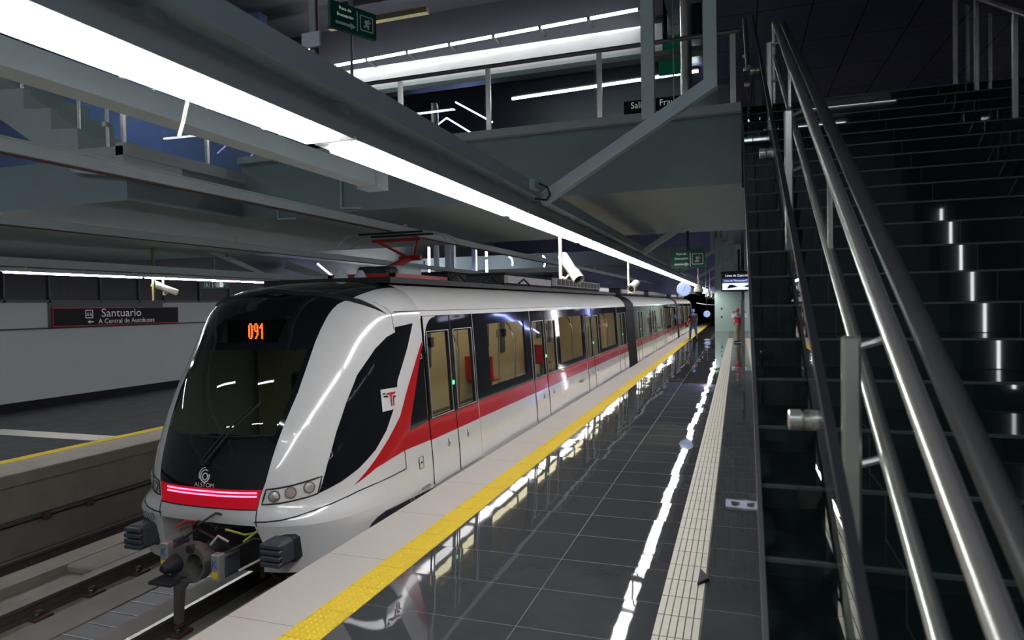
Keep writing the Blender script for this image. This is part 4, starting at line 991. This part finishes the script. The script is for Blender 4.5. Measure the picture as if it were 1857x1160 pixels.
hs = [([(XC-.2,4.97,.05),(XC-.05,4.87,.14),(XC+.1,4.97,.06),(XC+.3,5.07,.05)], 'rubber'), ([(XC+.28,4.87,.08),(XC+.36,4.77,.13),(XC+.48,4.87,.06),(XC+.5,5.17,0)], 'wiregreen'), ([(XC-.28,4.82,.07),(XC-.2,4.87,.13),(XC-.05,4.97,.10)], 'wirered'), ([(XC+.4,4.87,-.28),(XC+.52,5.07,-.22),(XC+.6,5.1,-.05)], 'granite'), ([(XC+.1,4.92,.05),(XC+.15,5.07,.25),(XC+.3,5.0,.18),(XC+.2,5.2,.02)], 'rubber'), ([(XC-.3,5.07,.1),(XC+.0,5.17,.04),(XC+.25,5.12,.1)], 'rubber')]
hs += [([(XC-.25,4.85,.04),(XC-.1,4.95,.12),(XC+.05,5.1,.02)], 'rust'), ([(XC-.15,4.72,-.02),(XC+.02,4.78,.10),(XC+.22,4.80,.02),(XC+.30,4.9,-.1)], 'rubber'), ([(XC+.2,4.75,-.02),(XC+.26,4.78,.06),(XC+.34,4.82,.0)], 'granite'), ([(XC+.42,4.75,-.05),(XC+.55,4.9,.02),(XC+.62,5.2,-.1)], 'rubber'), ([(XC-.05,4.9,-.3),(XC+.2,5.0,-.38),(XC+.45,5.1,-.25)], 'rubber'), ([(XC+.48,4.85,.0),(XC+.6,5.0,.12),(XC+.7,5.3,.1)], 'wiregreen'), ([(XC+.0,4.78,.02),(XC+.08,4.74,.16),(XC+.18,4.85,.24),(XC+.3,5.1,.1)], 'rubber')]
for pts, m in hs:
    pp = [Vector(p) for p in pts]; q = []
    for i in range(len(pp)-1):
        for k in range(4): q.append(pp[i].lerp(pp[i+1], k/4))
    q.append(pp[-1]); MB().tube(q, .011, 6).build('hose', m, cpo)
bk = MB(); bk.prism([(XC-.10, -.30), (XC+.05, -.33), (XC-.02, -.42), (XC-.05, -.72), (XC-.11, -.72), (XC-.10, -.44)], 'Y', 4.61, 4.67); bk.build('uncoupling_lever', 'steeldark', cpo)
for a, b in (((XC+.55, 5.02, .05), (XC+.42, 5.17, -.45)), ((XC+.70, 5.12, .0), (XC+.66, 5.17, -.50)), ((XC+.38, 5.17, -.3), (XC+.62, 5.22, -.5))): MB().beam(a, b, .05, .03).build('bracket', 'blackmatt', cpo)
# underframe
uf = MB(); uf.box(XC-1.1, XC+1.1, 5.6, 22.4, -.62, -.08); uf.box(XC-.55, XC+.55, 5.3, 5.6, -.35, .12); uf.build('underframe', 'blackmatt', car1)
for sg_ in (1, -1):
    for y in (7.0, 9.0): MB().lathe([(.395, 0), (.395, .09), (.36, .12)], (XC+sg_*.72-.06, y, -.58), 'X', 28).build('wheel', 'steeldark', car1)
struct_done = True

# straight bodies -----------------------------------------------------------
Zb = [-.04, .15, .35, .53]
Zs = [.53, .62, .76]
Zu = [2.0, 2.06, 2.10, 2.15, 2.2, 2.25, 2.3, 2.34, 2.38, 2.41, 2.44, 2.45]
sx = lambda z, o=0: XC+wz(z)+o
def wall_rect(mb, y0, y1, zl, off=0, mi=0):
    mb.grid([[(sx(z, off), y0, z), (sx(z, off), y1, z)] for z in zl], mi)
def zr(a, b, n=5): return [a+(b-a)*i/n for i in range(n+1)]
def wall_frame(mb, y0, y1, z0, z1, h, off=0, mi=0):
    hy0, hy1, hz0, hz1 = h
    wall_rect(mb, y0, y1, zr(z0, hz0, 2), off, mi); wall_rect(mb, y0, y1, zr(hz1, z1, 2), off, mi)
    wall_rect(mb, y0, hy0, zr(hz0, hz1), off, mi); wall_rect(mb, hy1, y1, zr(hz0, hz1), off, mi)
    # reveals
    for y, s_ in ((hy0, 1), (hy1, -1)): mb.grid([[(sx(z, off), y, z), (sx(z, off-.04), y, z)] for z in zr(hz0, hz1)], mi, s_ > 0)
    for z in (hz0, hz1): mb.add([(sx(z, off), hy0, z), (sx(z, off), hy1, z), (sx(z, off-.04), hy1, z), (sx(z, off-.04), hy0, z)], [(0,1,2,3)], mi)
def car_body(car, a, b, doors, detail, interior=True):
    m = MB(); wall_rect(m, a, b, Zb); wall_rect(m, a, b, [2.0, 2.06])
    ro = MB(); wall_rect(ro, a, b, Zu[1:]); ro.build('roof_shell', 'roofwhite', car, 40)
    m.grid([[(XC-wz(z), b, z), (XC-wz(z), a, z)] for z in [-.04,.3,.53,.9,1.5,2.0]+Zu[1:]])
    m.build('body_shell', 'white', car, 40)
    rf = MB()
    m2 = MB(); wall_rect(m2, a, b, Zs, .001); m2.build('red_stripe', 'red', car)
    m2 = MB(); m2.tube([(sx(2.06, .001), a-.6 if detail else a, 2.06), (sx(2.06, .001), b, 2.06)], .004, 6); m2.build('roof_gutter', 'rubber', car)
    ed = [a]+[q for d in doors for q in d]+[b]
    segs = [(ed[i], ed[i+1]) for i in range(0, len(ed), 2) if ed[i+1]-ed[i] > .1]
    for (y0, y1) in segs:
        wb = MB()
        if y1-y0 > 1.5:
            h = (y0+.58, y1-.36, .92, 1.84) if y0 < 9.0 else (y0+.30, y1-.24, .89, 1.84)
            wall_frame(wb, y0, y1, .76, 2.0, h); w = wb.build('window_band', 'black', car)
            g = MB(); wall_rect(g, h[0], h[1], zr(h[2], h[3]), -.012); g.build('window_pane', 'glasswin', w)
        else:
            wall_rect(wb, y0, y1, zr(.76, 2.0)); wb.build('window_band', 'black', car)
        if y1-y0 > .3:
            for y in (y0+.02, y1-.02): MB().tube([(sx(z, .001), y, z) for z in zr(0, 2.04, 8)], .005, 6).build('panel_seam', 'paintlight', car)
    for di, (y0, y1) in enumerate(doors):
        ymid = (y0+y1)/2
        for k, (p, q) in enumerate(((y0+.012, ymid-.006), (ymid+.006, y1-.012))):
            lf = MB(); o_ = .012
            wall_rect(lf, p, q, [-.0, .25, .53], o_, 0); wall_rect(lf, p, q, Zs, o_, 1)
            h = (p+.085, q-.085, .80, 1.79)
            wall_frame(lf, p, q, .76, 2.0, h, o_, 2)
            for y in (p, q): lf.grid([[(sx(z, o_), y, z), (sx(z, -.01), y, z)] for z in zr(0, 2.0, 6)], 2, y == q)
            leaf = lf.build('door_leaf', ['white', 'red', 'black'], car, 40)
            g = MB(); wall_rect(g, h[0], h[1], zr(h[2], h[3]), -.002); g.build('door_window', 'glasswin', leaf)
            loop = [(sx(z, o_+.004), h[0]-.02, z) for z in zr(h[2]-.02, h[3]+.02)]+[(sx(z, o_+.004), h[1]+.02, z) for z in zr(h[2]-.02, h[3]+.02)[::-1]]
            MB().tube(loop, .006, 6, closed=True).build('window_frame', 'alu', leaf)
            if detail:
                wc = MB(); yy, z = (p+q)/2+(.08 if k == 0 else -.08), .42
                X_ = lambda a_, b_: (sx(z+b_, o_+.002), yy+a_, z+b_)
                wc.tube([X_(.022*math.cos(g_*PI/8), -.03+.024*math.sin(g_*PI/8)) for g_ in range(16)], .003, 5, closed=True); wc.tube([X_(-.005, .045), X_(-.004, .005), X_(.022, .0), X_(.03, -.04)], .0035, 5)
                wc.build('wheelchair_symbol', 'rubber', leaf)
        MB().tube([(sx(z, .014), ymid, z) for z in zr(.0, 2.0, 8)], .007, 6).build('door_gasket', 'rubber', car)
        MB().lathe([(.028, 0), (.028, .012), (.018, .016)], (sx(1.13, .012), ymid-.03, 1.13), 'X', 14).build('door_button', 'greenled', car)
        MB().box(sx(0)-.02, sx(0)+.03, y0-.02, y1+.02, -.05, -.015).build('door_sill', 'alu', car)
    MB().box(sx(0)-.04, sx(0)+.012, a, b, -.16, -.04).build('gap_shadow_strip', 'rubber', car)  # dark strip stands in for the shadow between car and platform
    if interior:
        li = MB()
        x0, x1 = XC-1.08, XC+1.10
        li.add([(x0,a+.1,-.0),(x0,b-.1,-.0),(x0,b-.1,1.98),(x0,a+.1,1.98)], [(0,1,2,3)])
        li.add([(x0,a+.1,1.985),(x1,a+.1,1.985),(x1,b-.1,1.985),(x0,b-.1,1.985)], [(0,1,2,3)])
        for y in (a+.1, b-.1): li.add([(x0,y,0),(x1,y,0),(x1,y,1.98),(x0,y,1.98)], [(0,1,2,3)])
        li.build('interior_lining', 'tan', car, 0)
        MB().box(x0, x1, a+.1, b-.1, -.02, 0).build('interior_floor', 'buffer', car)
        for xx in (XC-.35, XC+.35): MB().box(xx-.06, xx+.06, a+.4, b-.4, 1.95, 1.98).build('ceiling_lamp', 'inlamp', car)
        far = MB()
        for (y0, y1) in segs:
            if y1-y0 > 1.5: far.box(x0+.005, x0+.03, y1-1.0, y1-.55, 1.1, 1.7)
        for (y0, y1) in doors: far.box(x0+.005, x0+.03, y0+.30, y0+.62, .9, 1.7); far.box(x0+.005, x0+.03, y0+.05, y0+.75, 1.30, 1.5)
        far.build('far_windows', 'walldark2', car)
        for (y0, y1) in segs:
            if y1-y0 < 1.5: continue
            for yy, xx in (() if y0 < 9 else ((y0+.80, XC-.62), (y0+.80, XC-.90))):
                if True:
                    s_ = MB(); s_.cbox(xx-.2, xx+.22, yy-.02, yy+.42, .42, .48, .02); so = s_.build('seat', 'seat', car)
                    MB().prism([(yy-.06, .46), (yy, .46), (yy-.06, .98), (yy-.11, .98)], 'X', xx-.17, xx+.19).build('seat_back', 'seat', so)
                    MB().box(xx-.05, xx+.05, yy+.1, yy+.3, 0, .42).build('seat_leg', 'steeldark', so)
        for (y0, y1) in doors:
            for yy in (y0-.10, y1+.10):
                if a+.1 < yy < b-.1:
                    MB().tube([(XC+.95, yy, .05), (XC+.95, yy, 1.5), (XC+.85, yy, 1.75), (XC+.6, yy, 1.97)], .018, 8).build('grab_pole', 'steel', car)
        y = a+1.5
        while y < b-1: MB().cyl((XC+.1, y, 0), (XC+.1, y, 1.97), .018, 8).build('grab_pole', 'steel', car); y += 2.1
D1 = [(7.06, 8.62), (11.36, 13.06), (15.80, 17.40), (20.35, 21.95)]
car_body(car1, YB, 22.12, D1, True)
# rounded black corner of the first door: white corner piece
wc = MB(); c0 = (7.39, 1.70); pl = [(7.075, 1.995), (7.075, 1.55)]+[(7.39-.30*math.cos(g*PI/16), 1.70+.28*math.sin(g*PI/16)) for g in range(0, 9)]+[(7.44, 1.995)]
v, f = patch(pl, lambda y, z: (sx(z, .016), y, z), .05); wc.add(v, f); wc.build('door_corner', 'white', car1, 40, recalc=True)
text_on('MC2-3117', .11, tx(15.05, .33), 'unit_number', 'signblack', car1, 1.)
b = MB(); v, f = patch([(6.72,.27),(6.82,.27),(6.82,.40),(6.72,.40)], side(.006), .05); b.add(v, f); hk = b.build('emergency_plate', 'white', car1)
b = MB(); b.tube([side(.009)(y, z) for y, z in ((6.72,.27),(6.82,.27),(6.82,.40),(6.72,.40))], .003, 5, closed=True); b.lathe([(.012,0),(.012,.01)], (side(.007)(6.77,.335)), 'X', 8); b.build('outline', 'rubber', hk)
# cab interior
MB().box(XC-1.15, XC+1.15, 7.05, 7.10, -.0, 2.0).build('cab_bulkhead', 'tan', car1)
MB().box(XC-.55, XC+.55, 5.32, 5.6, .60, .80).build('cab_console', 'buffer', car1)
b = MB(); b.cbox(XC-.05, XC+.45, 6.25, 6.4, .7, 1.4, .05); b.cbox(XC-.05, XC+.45, 5.95, 6.35, .55, .68, .04); b.build('driver_seat', 'buffer', car1, 30)
MB().box(XC-.3, XC+.3, 6.3, 6.5, 1.93, 1.95).build('cab_lamp', emit('cab_lamp', (.8, 1, .8), 1.1), car1)
MB().box(XC-.7, XC+.7, 6.1, 7.05, 1.97, 2.0).build('cab_ceiling', 'tan', car1)
# gangway
def bellows(car, y0, n):
    gb = MB(); zs_ = zr(-.1, 2.0, 6)+Zu[1:-1]
    loop = [(wz(z)+.012, z) for z in zs_]+[(-wz(z)-.012, z) for z in zs_[::-1]]
    rows = []
    for k in range(2*n+1):
        o_ = -.03 if k % 2 else 0
        rows.append([(XC+x+(o_ if x > 0 else -o_), y0+k*.05, z) for x, z in loop])
    gb.grid(rows, 0, True); gb.build('gangway_bellows', 'rubber', car, 0)
bellows(car1, 22.13, 18)
# roof equipment of car 1
def on_roof(nm, mb, mt): return mb.build(nm, mt, car1)
on_roof('roof_plate', MB().box(XC-.9, XC+.9, 6.9, 22.1, 2.40, 2.47), 'blackmatt')
def box_roof(nm, y0, y1, z0, z1, mt='steeldark', x0=-.6, x1=.6, c=.04): return on_roof(nm, MB().cbox(XC+x0, XC+x1, y0, y1, z0, z1, c), mt)
for k, y in enumerate((7.1, 7.55)): on_roof('insulator', MB().lathe([(.09, 2.47), (.08, 2.52), (.03, 2.60)], (XC+.1, y, 0), n=14), 'paintgrey')
box_roof('equipment_box', 8.05, 8.75, 2.47, 2.68, 'paintgrey', -.2, .4); box_roof('equipment_box', 7.75, 8.05, 2.47, 2.66, 'rubber', -.1, .4)
box_roof('equipment_box', 9.5, 10.2, 2.47, 2.66, 'rubber', -.3, .5); box_roof('equipment_box', 11.5, 14.6, 2.47, 2.72, 'steeldark', -.75, .75, .14)
g_ = box_roof('cooling_unit', 14.7, 20.0, 2.47, 2.80, 'steeldark', -.8, .8, .1)
for k in range(12): MB().box(XC+.795, XC+.81, 14.9+k*.42, 15.2+k*.42, 2.56, 2.70).build('vent_grille', 'blackmatt', g_)
box_roof('cooling_unit', 20.3, 22.0, 2.47, 2.66, 'alu', -.7, .7)
for (p, q, r) in (((XC+.6, 9.3, 2.5), (XC+.6, 9.6, 2.62), (XC+.6, 9.9, 2.5)), ((XC+.7, 10.4, 2.48), (XC+.7, 10.8, 2.64), (XC+.7, 11.2, 2.48)), ((XC+.75, 12.0, 2.48), (XC+.75, 12.5, 2.62), (XC+.75, 13.0, 2.48))):
    on_roof('roof_cable', MB().tube([p, q, r], .02, 8), 'rubber')
# pantograph
pb = MB(); pb.box(XC-.5, XC+.5, 7.7, 7.76, 2.5, 2.56); pb.box(XC-.5, XC+.5, 9.4, 9.46, 2.5, 2.56); pb.box(XC-.5, XC-.44, 7.7, 9.46, 2.5, 2.56); pb.box(XC+.44, XC+.5, 7.7, 9.46, 2.5, 2.56); pg = pb.build('pantograph', 'redarm', car1)
MB().tube([(XC, 8.2, 2.58), (XC, 9.15, 2.86)], [.06, .045], 10).build('lower_arm', 'redarm', pg)
MB().cyl((XC-.18, 9.15, 2.86), (XC+.18, 9.15, 2.86), .04, 10).build('knuckle', 'redarm', pg)
for s_ in (-1, 1): MB().tube([(XC+s_*.06, 9.15, 2.88), (XC+s_*.34, 8.72, 3.10)], .02, 8).build('upper_arm', 'redarm', pg)
MB().cyl((XC-.40, 8.72, 3.10), (XC+.40, 8.72, 3.10), .022, 8).build('cross_tube', 'redarm', pg)
for y in (8.55, 8.9):
    pts = [(XC-.92, y, 3.02), (XC-.84, y, 3.10), (XC-.72, y, 3.165), (XC-.55, y, 3.185), (XC+.55, y, 3.185), (XC+.72, y, 3.165), (XC+.84, y, 3.10), (XC+.92, y, 3.02)]
    MB().tube(pts, .018, 8).build('pan_horn', 'paintlight', pg); MB().box(XC-.52, XC+.52, y-.03, y+.03, 3.17, 3.197).build('carbon_strip', 'rubber', pg)
# middle and rear cars
car2 = thing('metro_car', 'middle car of the white metro train between two dark gangways', 'train', (XC, 32, -.98), 'cars of the white metro train')
D2 = [(24.5, 26.1), (28.9, 30.5), (33.3, 34.9), (37.7, 39.3)]
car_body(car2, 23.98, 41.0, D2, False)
bellows(car2, 41.02, 13); MB().box(XC-1.1, XC+1.1, 24.1, 40.9, -.62, -.08).build('underframe', 'blackmatt', car2)
b = MB(); b.cbox(XC-.8, XC+.8, 24, 30, 2.45, 2.68, .1); b.cbox(XC-.8, XC+.8, 32, 40, 2.45, 2.72, .1); b.build('cooling_unit', 'steeldark', car2)
car3 = thing('metro_car', 'rear car of the white metro train, farthest down the platform', 'train', (XC, 49, -.98), 'cars of the white metro train')
D3 = [(42.8, 44.4), (47.1, 48.7), (51.4, 53.0)]
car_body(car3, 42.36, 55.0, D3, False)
MB().box(XC-1.1, XC+1.1, 42.5, 56, -.62, -.08).build('underframe', 'blackmatt', car3)
tl = MB(); rows = []
for y, k in ((55.0, 1), (56.2, .99), (57.0, .95), (57.6, .86), (58.0, .7), (58.15, .4)):
    r = [(XC+s_*wz(z)*k, y-(1.3 if z > 1.2 else 0)*((z-1.2)/1.25)*(y-55)/3.2, -.04+(z+.04)*(.9+.1*k)) for s_, zs in ((1, [-.04,.53,1.2,2.0]+Zu[1:]), (-1, (Zu[1:][::-1]+[2.0,1.2,.53,-.04]))) for z in zs]; rows.append(r)
tl.grid(rows, 0, True); tl.build('tail_shell', 'white', car3, 50, recalc=True)
b = MB(); b.cbox(XC-.8, XC+.8, 43, 47, 2.45, 2.68, .1); b.cbox(XC-.8, XC+.8, 48.5, 53.5, 2.45, 2.72, .1); b.build('cooling_unit', 'steeldark', car3)

# ------------------------------------------------------------------ unseen luminaires added under the high ceiling as ambient fill
HL = None
for i, (x, y) in enumerate([(-11, -2.5), (-7, -2.5), (-3, -2.5), (-11, 1.5), (-7, 1.0), (1.5, -3.0), (2.2, -.8), (-.1, -4.4), (-10, 6.5)]):
    lb = ['over the far platform behind the viewer', 'over the empty track behind the viewer', 'over the near platform edge behind the viewer', 'over the far platform beside the stairs', 'high over the train nose', 'above the foot of the stairs', 'above the lower steps', 'over the near platform behind the viewer', 'over the left stair'][i]
    z = 6.70 if x < -.9 else 6.15
    if HL is None:
        HL = thing('added_fill_luminaire', 'added slim white fill luminaire under the high ceiling ' + lb, 'light fitting', (x, y, z), 'added fill luminaires')
        MB().cbox(x-.9, x+.9, y-.10, y+.10, z-.03, z+.045, .01).build('frame', 'paintlight', HL); MB().box(x-.86, x+.86, y-.06, y+.06, z-.045, z-.03).build('diffuser', 'lampfill', HL)
    else: dup(HL, (x, y, z), 'added slim white fill luminaire under the high ceiling ' + lb)

# ------------------------------------------------------------------ people
def skin_mesh(joints, edges, radii, root, sub=2):
    names = list(joints); me = bpy.data.meshes.new('s'); me.from_pydata([joints[n] for n in names], [(names.index(a), names.index(b)) for a, b in edges], [])
    o = bpy.data.objects.new('s', me); COL.objects.link(o)
    o.modifiers.new('k', 'SKIN'); m = o.modifiers.new('u', 'SUBSURF'); m.levels = sub; m.render_levels = sub
    for i, n in enumerate(names):
        d = me.skin_vertices[0].data[i]; r = radii[n]; d.radius = r if isinstance(r, tuple) else (r, r); d.use_root = (n == root)
    dg = bpy.context.evaluated_depsgraph_get(); dg.update()
    r = bpy.data.meshes.new_from_object(o.evaluated_get(dg)); vs = [tuple(v.co) for v in r.vertices]; fs = [list(p.vertices) for p in r.polygons]
    bpy.data.objects.remove(o); bpy.data.meshes.remove(r); return vs, fs
def person(lb, pos, rot, J, top, bottom, vest, hat, sc=1., holds=None, pack=None):
    t = thing('person', lb, 'person', pos); t.rotation_euler = (0, 0, rot)
    # J: joints in metres, facing +Y
    E_ = [('pel','spn'),('spn','chs'),('chs','nck'),('nck','hd0')]
    for s_ in 'LR': E_ += [('chs','sh'+s_),('sh'+s_,'el'+s_),('el'+s_,'wr'+s_),('wr'+s_,'pm'+s_),('pel','hp'+s_),('hp'+s_,'kn'+s_),('kn'+s_,'an'+s_),('an'+s_,'to'+s_)]
    Rd = dict(pel=(.14,.10), spn=(.135,.095), chs=(.16,.11), nck=.055, hd0=.055)
    for s_ in 'LR': Rd.update({'sh'+s_: .062, 'el'+s_: .043, 'wr'+s_: .028, 'pm'+s_: (.038,.02), 'hp'+s_: .092, 'kn'+s_: .06, 'an'+s_: .04, 'to'+s_: .038})
    J = {k: Vector(v)*sc for k, v in J.items()}
    base = WORLD[t.name]; A = lambda v: tuple(Vector(v)+base)
    vs, fs = skin_mesh({k: J[k] for k in Rd}, E_, Rd, 'pel'); b = MB(); b.add([A(v) for v in vs], fs)
    # head with nose, ears, jaw
    c = J['hd']; hv = []; hf = []; n1, n2 = 14, 10
    for i in range(n2+1):
        g = PI*i/n2
        for k in range(n1):
            a = 2*PI*k/n1; x = .076*math.sin(g)*math.cos(a); y = .095*math.sin(g)*math.sin(a); z = .118*math.cos(g)
            if z < 0: x *= 1-.25*(-z/.118); y = y*(1-.12*(-z/.118))+.008*(-z/.118)
            if y > .07 and abs(x) < .02 and -.045 < z < .02: y += .02
            if y > .06 and .015 < abs(x) < .045 and 0 < z < .04: y -= .008
            hv.append(A(c+Vector((x, y, z))))
    for i in range(n2):
        for k in range(n1): hf.append((i*n1+k, (i+1)*n1+k, (i+1)*n1+(k+1) % n1, i*n1+(k+1) % n1))
    b.add(hv, hf)
    for s_ in (-1, 1): b.tube([A(c+Vector((s_*.076, -.01, -.03))), A(c+Vector((s_*.088, -.014, 0))), A(c+Vector((s_*.08, -.012, .03)))], [.008, .014, .008], 6)
    # hands: four fingers and a thumb
    for s_ in 'LR':
        w, p = J['wr'+s_], J['pm'+s_]; d = (p-w).normalized(); sd = d.cross(Vector((0, 1, .2))).normalized(); up = sd.cross(d)
        for k, L in enumerate((.062, .072, .068, .052)):
            q = p+sd*((k-1.5)*.018)
            b.tube([A(q), A(q+d*L*.5-up*.006), A(q+d*L*.8-up*.024), A(q+d*L*.92-up*.042)], [.009, .0085, .008, .006], 6)
        q = w.lerp(p, .5); b.tube([A(q+sd*.02), A(q+sd*.045+d*.025), A(q+sd*.05+d*.055-up*.01)], [.011, .010, .007], 6)
    b.build('body', 'skin', t, 60)
    def cloth(nm, keys, edges, rad, root, mt):
        v, f = skin_mesh({k: J[k] if isinstance(k, str) and k in J else None for k in keys}, edges, rad, root); m = MB(); m.add([A(q) for q in v], f); return m.build(nm, mt, t, 60)
    J['hL5'] = J['shL'].lerp(J['elL'], .75); J['hR5'] = J['shR'].lerp(J['elR'], .75)
    J['aL'] = J['knL'].lerp(J['anL'], .92); J['aR'] = J['knR'].lerp(J['anR'], .92)
    tr = dict(pel=(.158,.122), hpL=.108, hpR=.108, knL=.078, knR=.078, aL=.066, aR=.066)
    cloth('trousers', list(tr), [('pel','hpL'),('pel','hpR'),('hpL','knL'),('hpR','knR'),('knL','aL'),('knR','aR')], tr, 'pel', bottom)
    sl_ = vest is not None
    J['cb'] = J['chs']+Vector((0, 0, .03))*sc
    sh_ = dict(pel=(.166,.13), spn=(.162,.122), chs=(.182,.132), shL=.080, shR=.080, hL5=.062, hR5=.062)
    ed = [('pel','spn'),('spn','chs'),('chs','shL'),('chs','shR'),('shL','hL5'),('shR','hR5')]
    if sl_:
        sh_.update(elL=.056, elR=.056, wrL=.042, wrR=.042); ed += [('hL5','elL'),('hR5','elR'),('elL','wrL'),('elR','wrR')]
    cloth('shirt', list(sh_), ed, sh_, 'pel', top)
    if vest:
        J['pv'] = J['pel']+Vector((0, 0, .02)); J['cv'] = J['spn'].lerp(J['chs'], .55)
        v_ = dict(pv=(.182,.148), spn=(.180,.142), cv=(.185,.140)); cloth('vest', list(v_), [('pv','spn'),('spn','cv')], v_, 'spn', vest)
    for s_ in 'LR':
        m = MB(); a, q = J['an'+s_], J['to'+s_]; m.tube([A(a+(a-q)*.35), A(a), A(a.lerp(q, .6)), A(q+(q-a)*.15)], [.038, .052, .05, .03], 10); m.build('shoe', 'shoe', t)
    m = MB(); pr = [(.002, .125), (.05, .118), (.085, .085), (.102, .03), (.104, -.005), (.118, -.012)]
    m.lathe(pr[::-1], A(c+Vector((0, -.005, .02))), 'Z', 18); m.add([A(c+Vector((x, y, .012))) for x, y in ((-.08,.07),(.08,.07),(.05,.155),(-.05,.155))], [(0,1,2,3)])
    m.build('helmet', hat, t)
    if pack:
        m = MB(); q = J['chs']; m.cbox(base.x+q.x-.14, base.x+q.x+.14, base.y+q.y-.26, base.y+q.y-.12, base.z+q.z-.33, base.z+q.z+.06, .05); m.build('backpack', pack, t, 40)
    return t
Jw = dict(pel=(0,0,.95), spn=(0,.0,1.12), chs=(0,.0,1.34), nck=(0,0,1.47), hd0=(0,.01,1.53), hd=(0,.015,1.60),
          shL=(-.17,0,1.40), elL=(-.26,.0,1.13), wrL=(-.30,.12,.92), pmL=(-.305,.16,.86), shR=(.17,0,1.40), elR=(.22,-.03,1.12), wrR=(.20,.06,.90), pmR=(.20,.09,.83),
          hpL=(-.09,0,.90), knL=(-.15,.10,.50), anL=(-.19,-.02,.08), toL=(-.21,.13,.055), hpR=(.09,0,.90), knR=(.14,-.03,.49), anR=(.18,-.16,.09), toR=(.20,-.02,.055))
p1 = person('person in blue helmet, dark shirt and jeans holding a camera at the platform edge', (-2.35, 38.4, 0), .25, Jw, 'navy', 'denim', None, 'helmetblue', 1.0, None, 'navy')
cm = thing('photo_camera', 'dark camera carried low in the left hand of the person in blue helmet', 'camera', (-2.70, 38.52, .80))
MB().cbox(-2.78, -2.62, 38.50, 38.58, .74, .86, .015).build('body', 'blackmatt', cm); MB().cyl((-2.70, 38.50, .80), (-2.70, 38.38, .80), .04, 14).build('lens', 'rubber', cm)
Js = dict(pel=(0,0,.95), spn=(0,-.01,1.12), chs=(0,-.01,1.34), nck=(0,0,1.47), hd0=(0,.01,1.53), hd=(0,.02,1.60),
          shL=(-.17,0,1.40), elL=(-.22,.16,1.22), wrL=(-.08,.26,1.47), pmL=(-.055,.25,1.54), shR=(.17,0,1.40), elR=(.22,.16,1.22), wrR=(.08,.26,1.47), pmR=(.055,.25,1.54),
          hpL=(-.09,0,.90), knL=(-.10,.02,.50), anL=(-.10,-.02,.08), toL=(-.13,.12,.055), hpR=(.09,0,.90), knR=(.10,.02,.50), anR=(.10,-.02,.08), toR=(.14,.12,.055))
p2 = person('person in red helmet, white shirt and red vest raising hands to the face', (.03, 35.9, 0), .9, Js, 'whitecloth', 'khaki', 'redcloth', 'helmetred', 1.02)

# ------------------------------------------------------------------ world and exposure
w = bpy.data.worlds.new('world'); scene.world = w; w.use_nodes = True
w.node_tree.nodes['Background'].inputs['Color'].default_value = (.02, .022, .03, 1); w.node_tree.nodes['Background'].inputs['Strength'].default_value = .3
vs_ = scene.view_settings; vs_.view_transform = 'Standard'; vs_.look = 'None'; vs_.gamma = 1; vs_.use_curve_mapping = False; vs_.exposure = 0
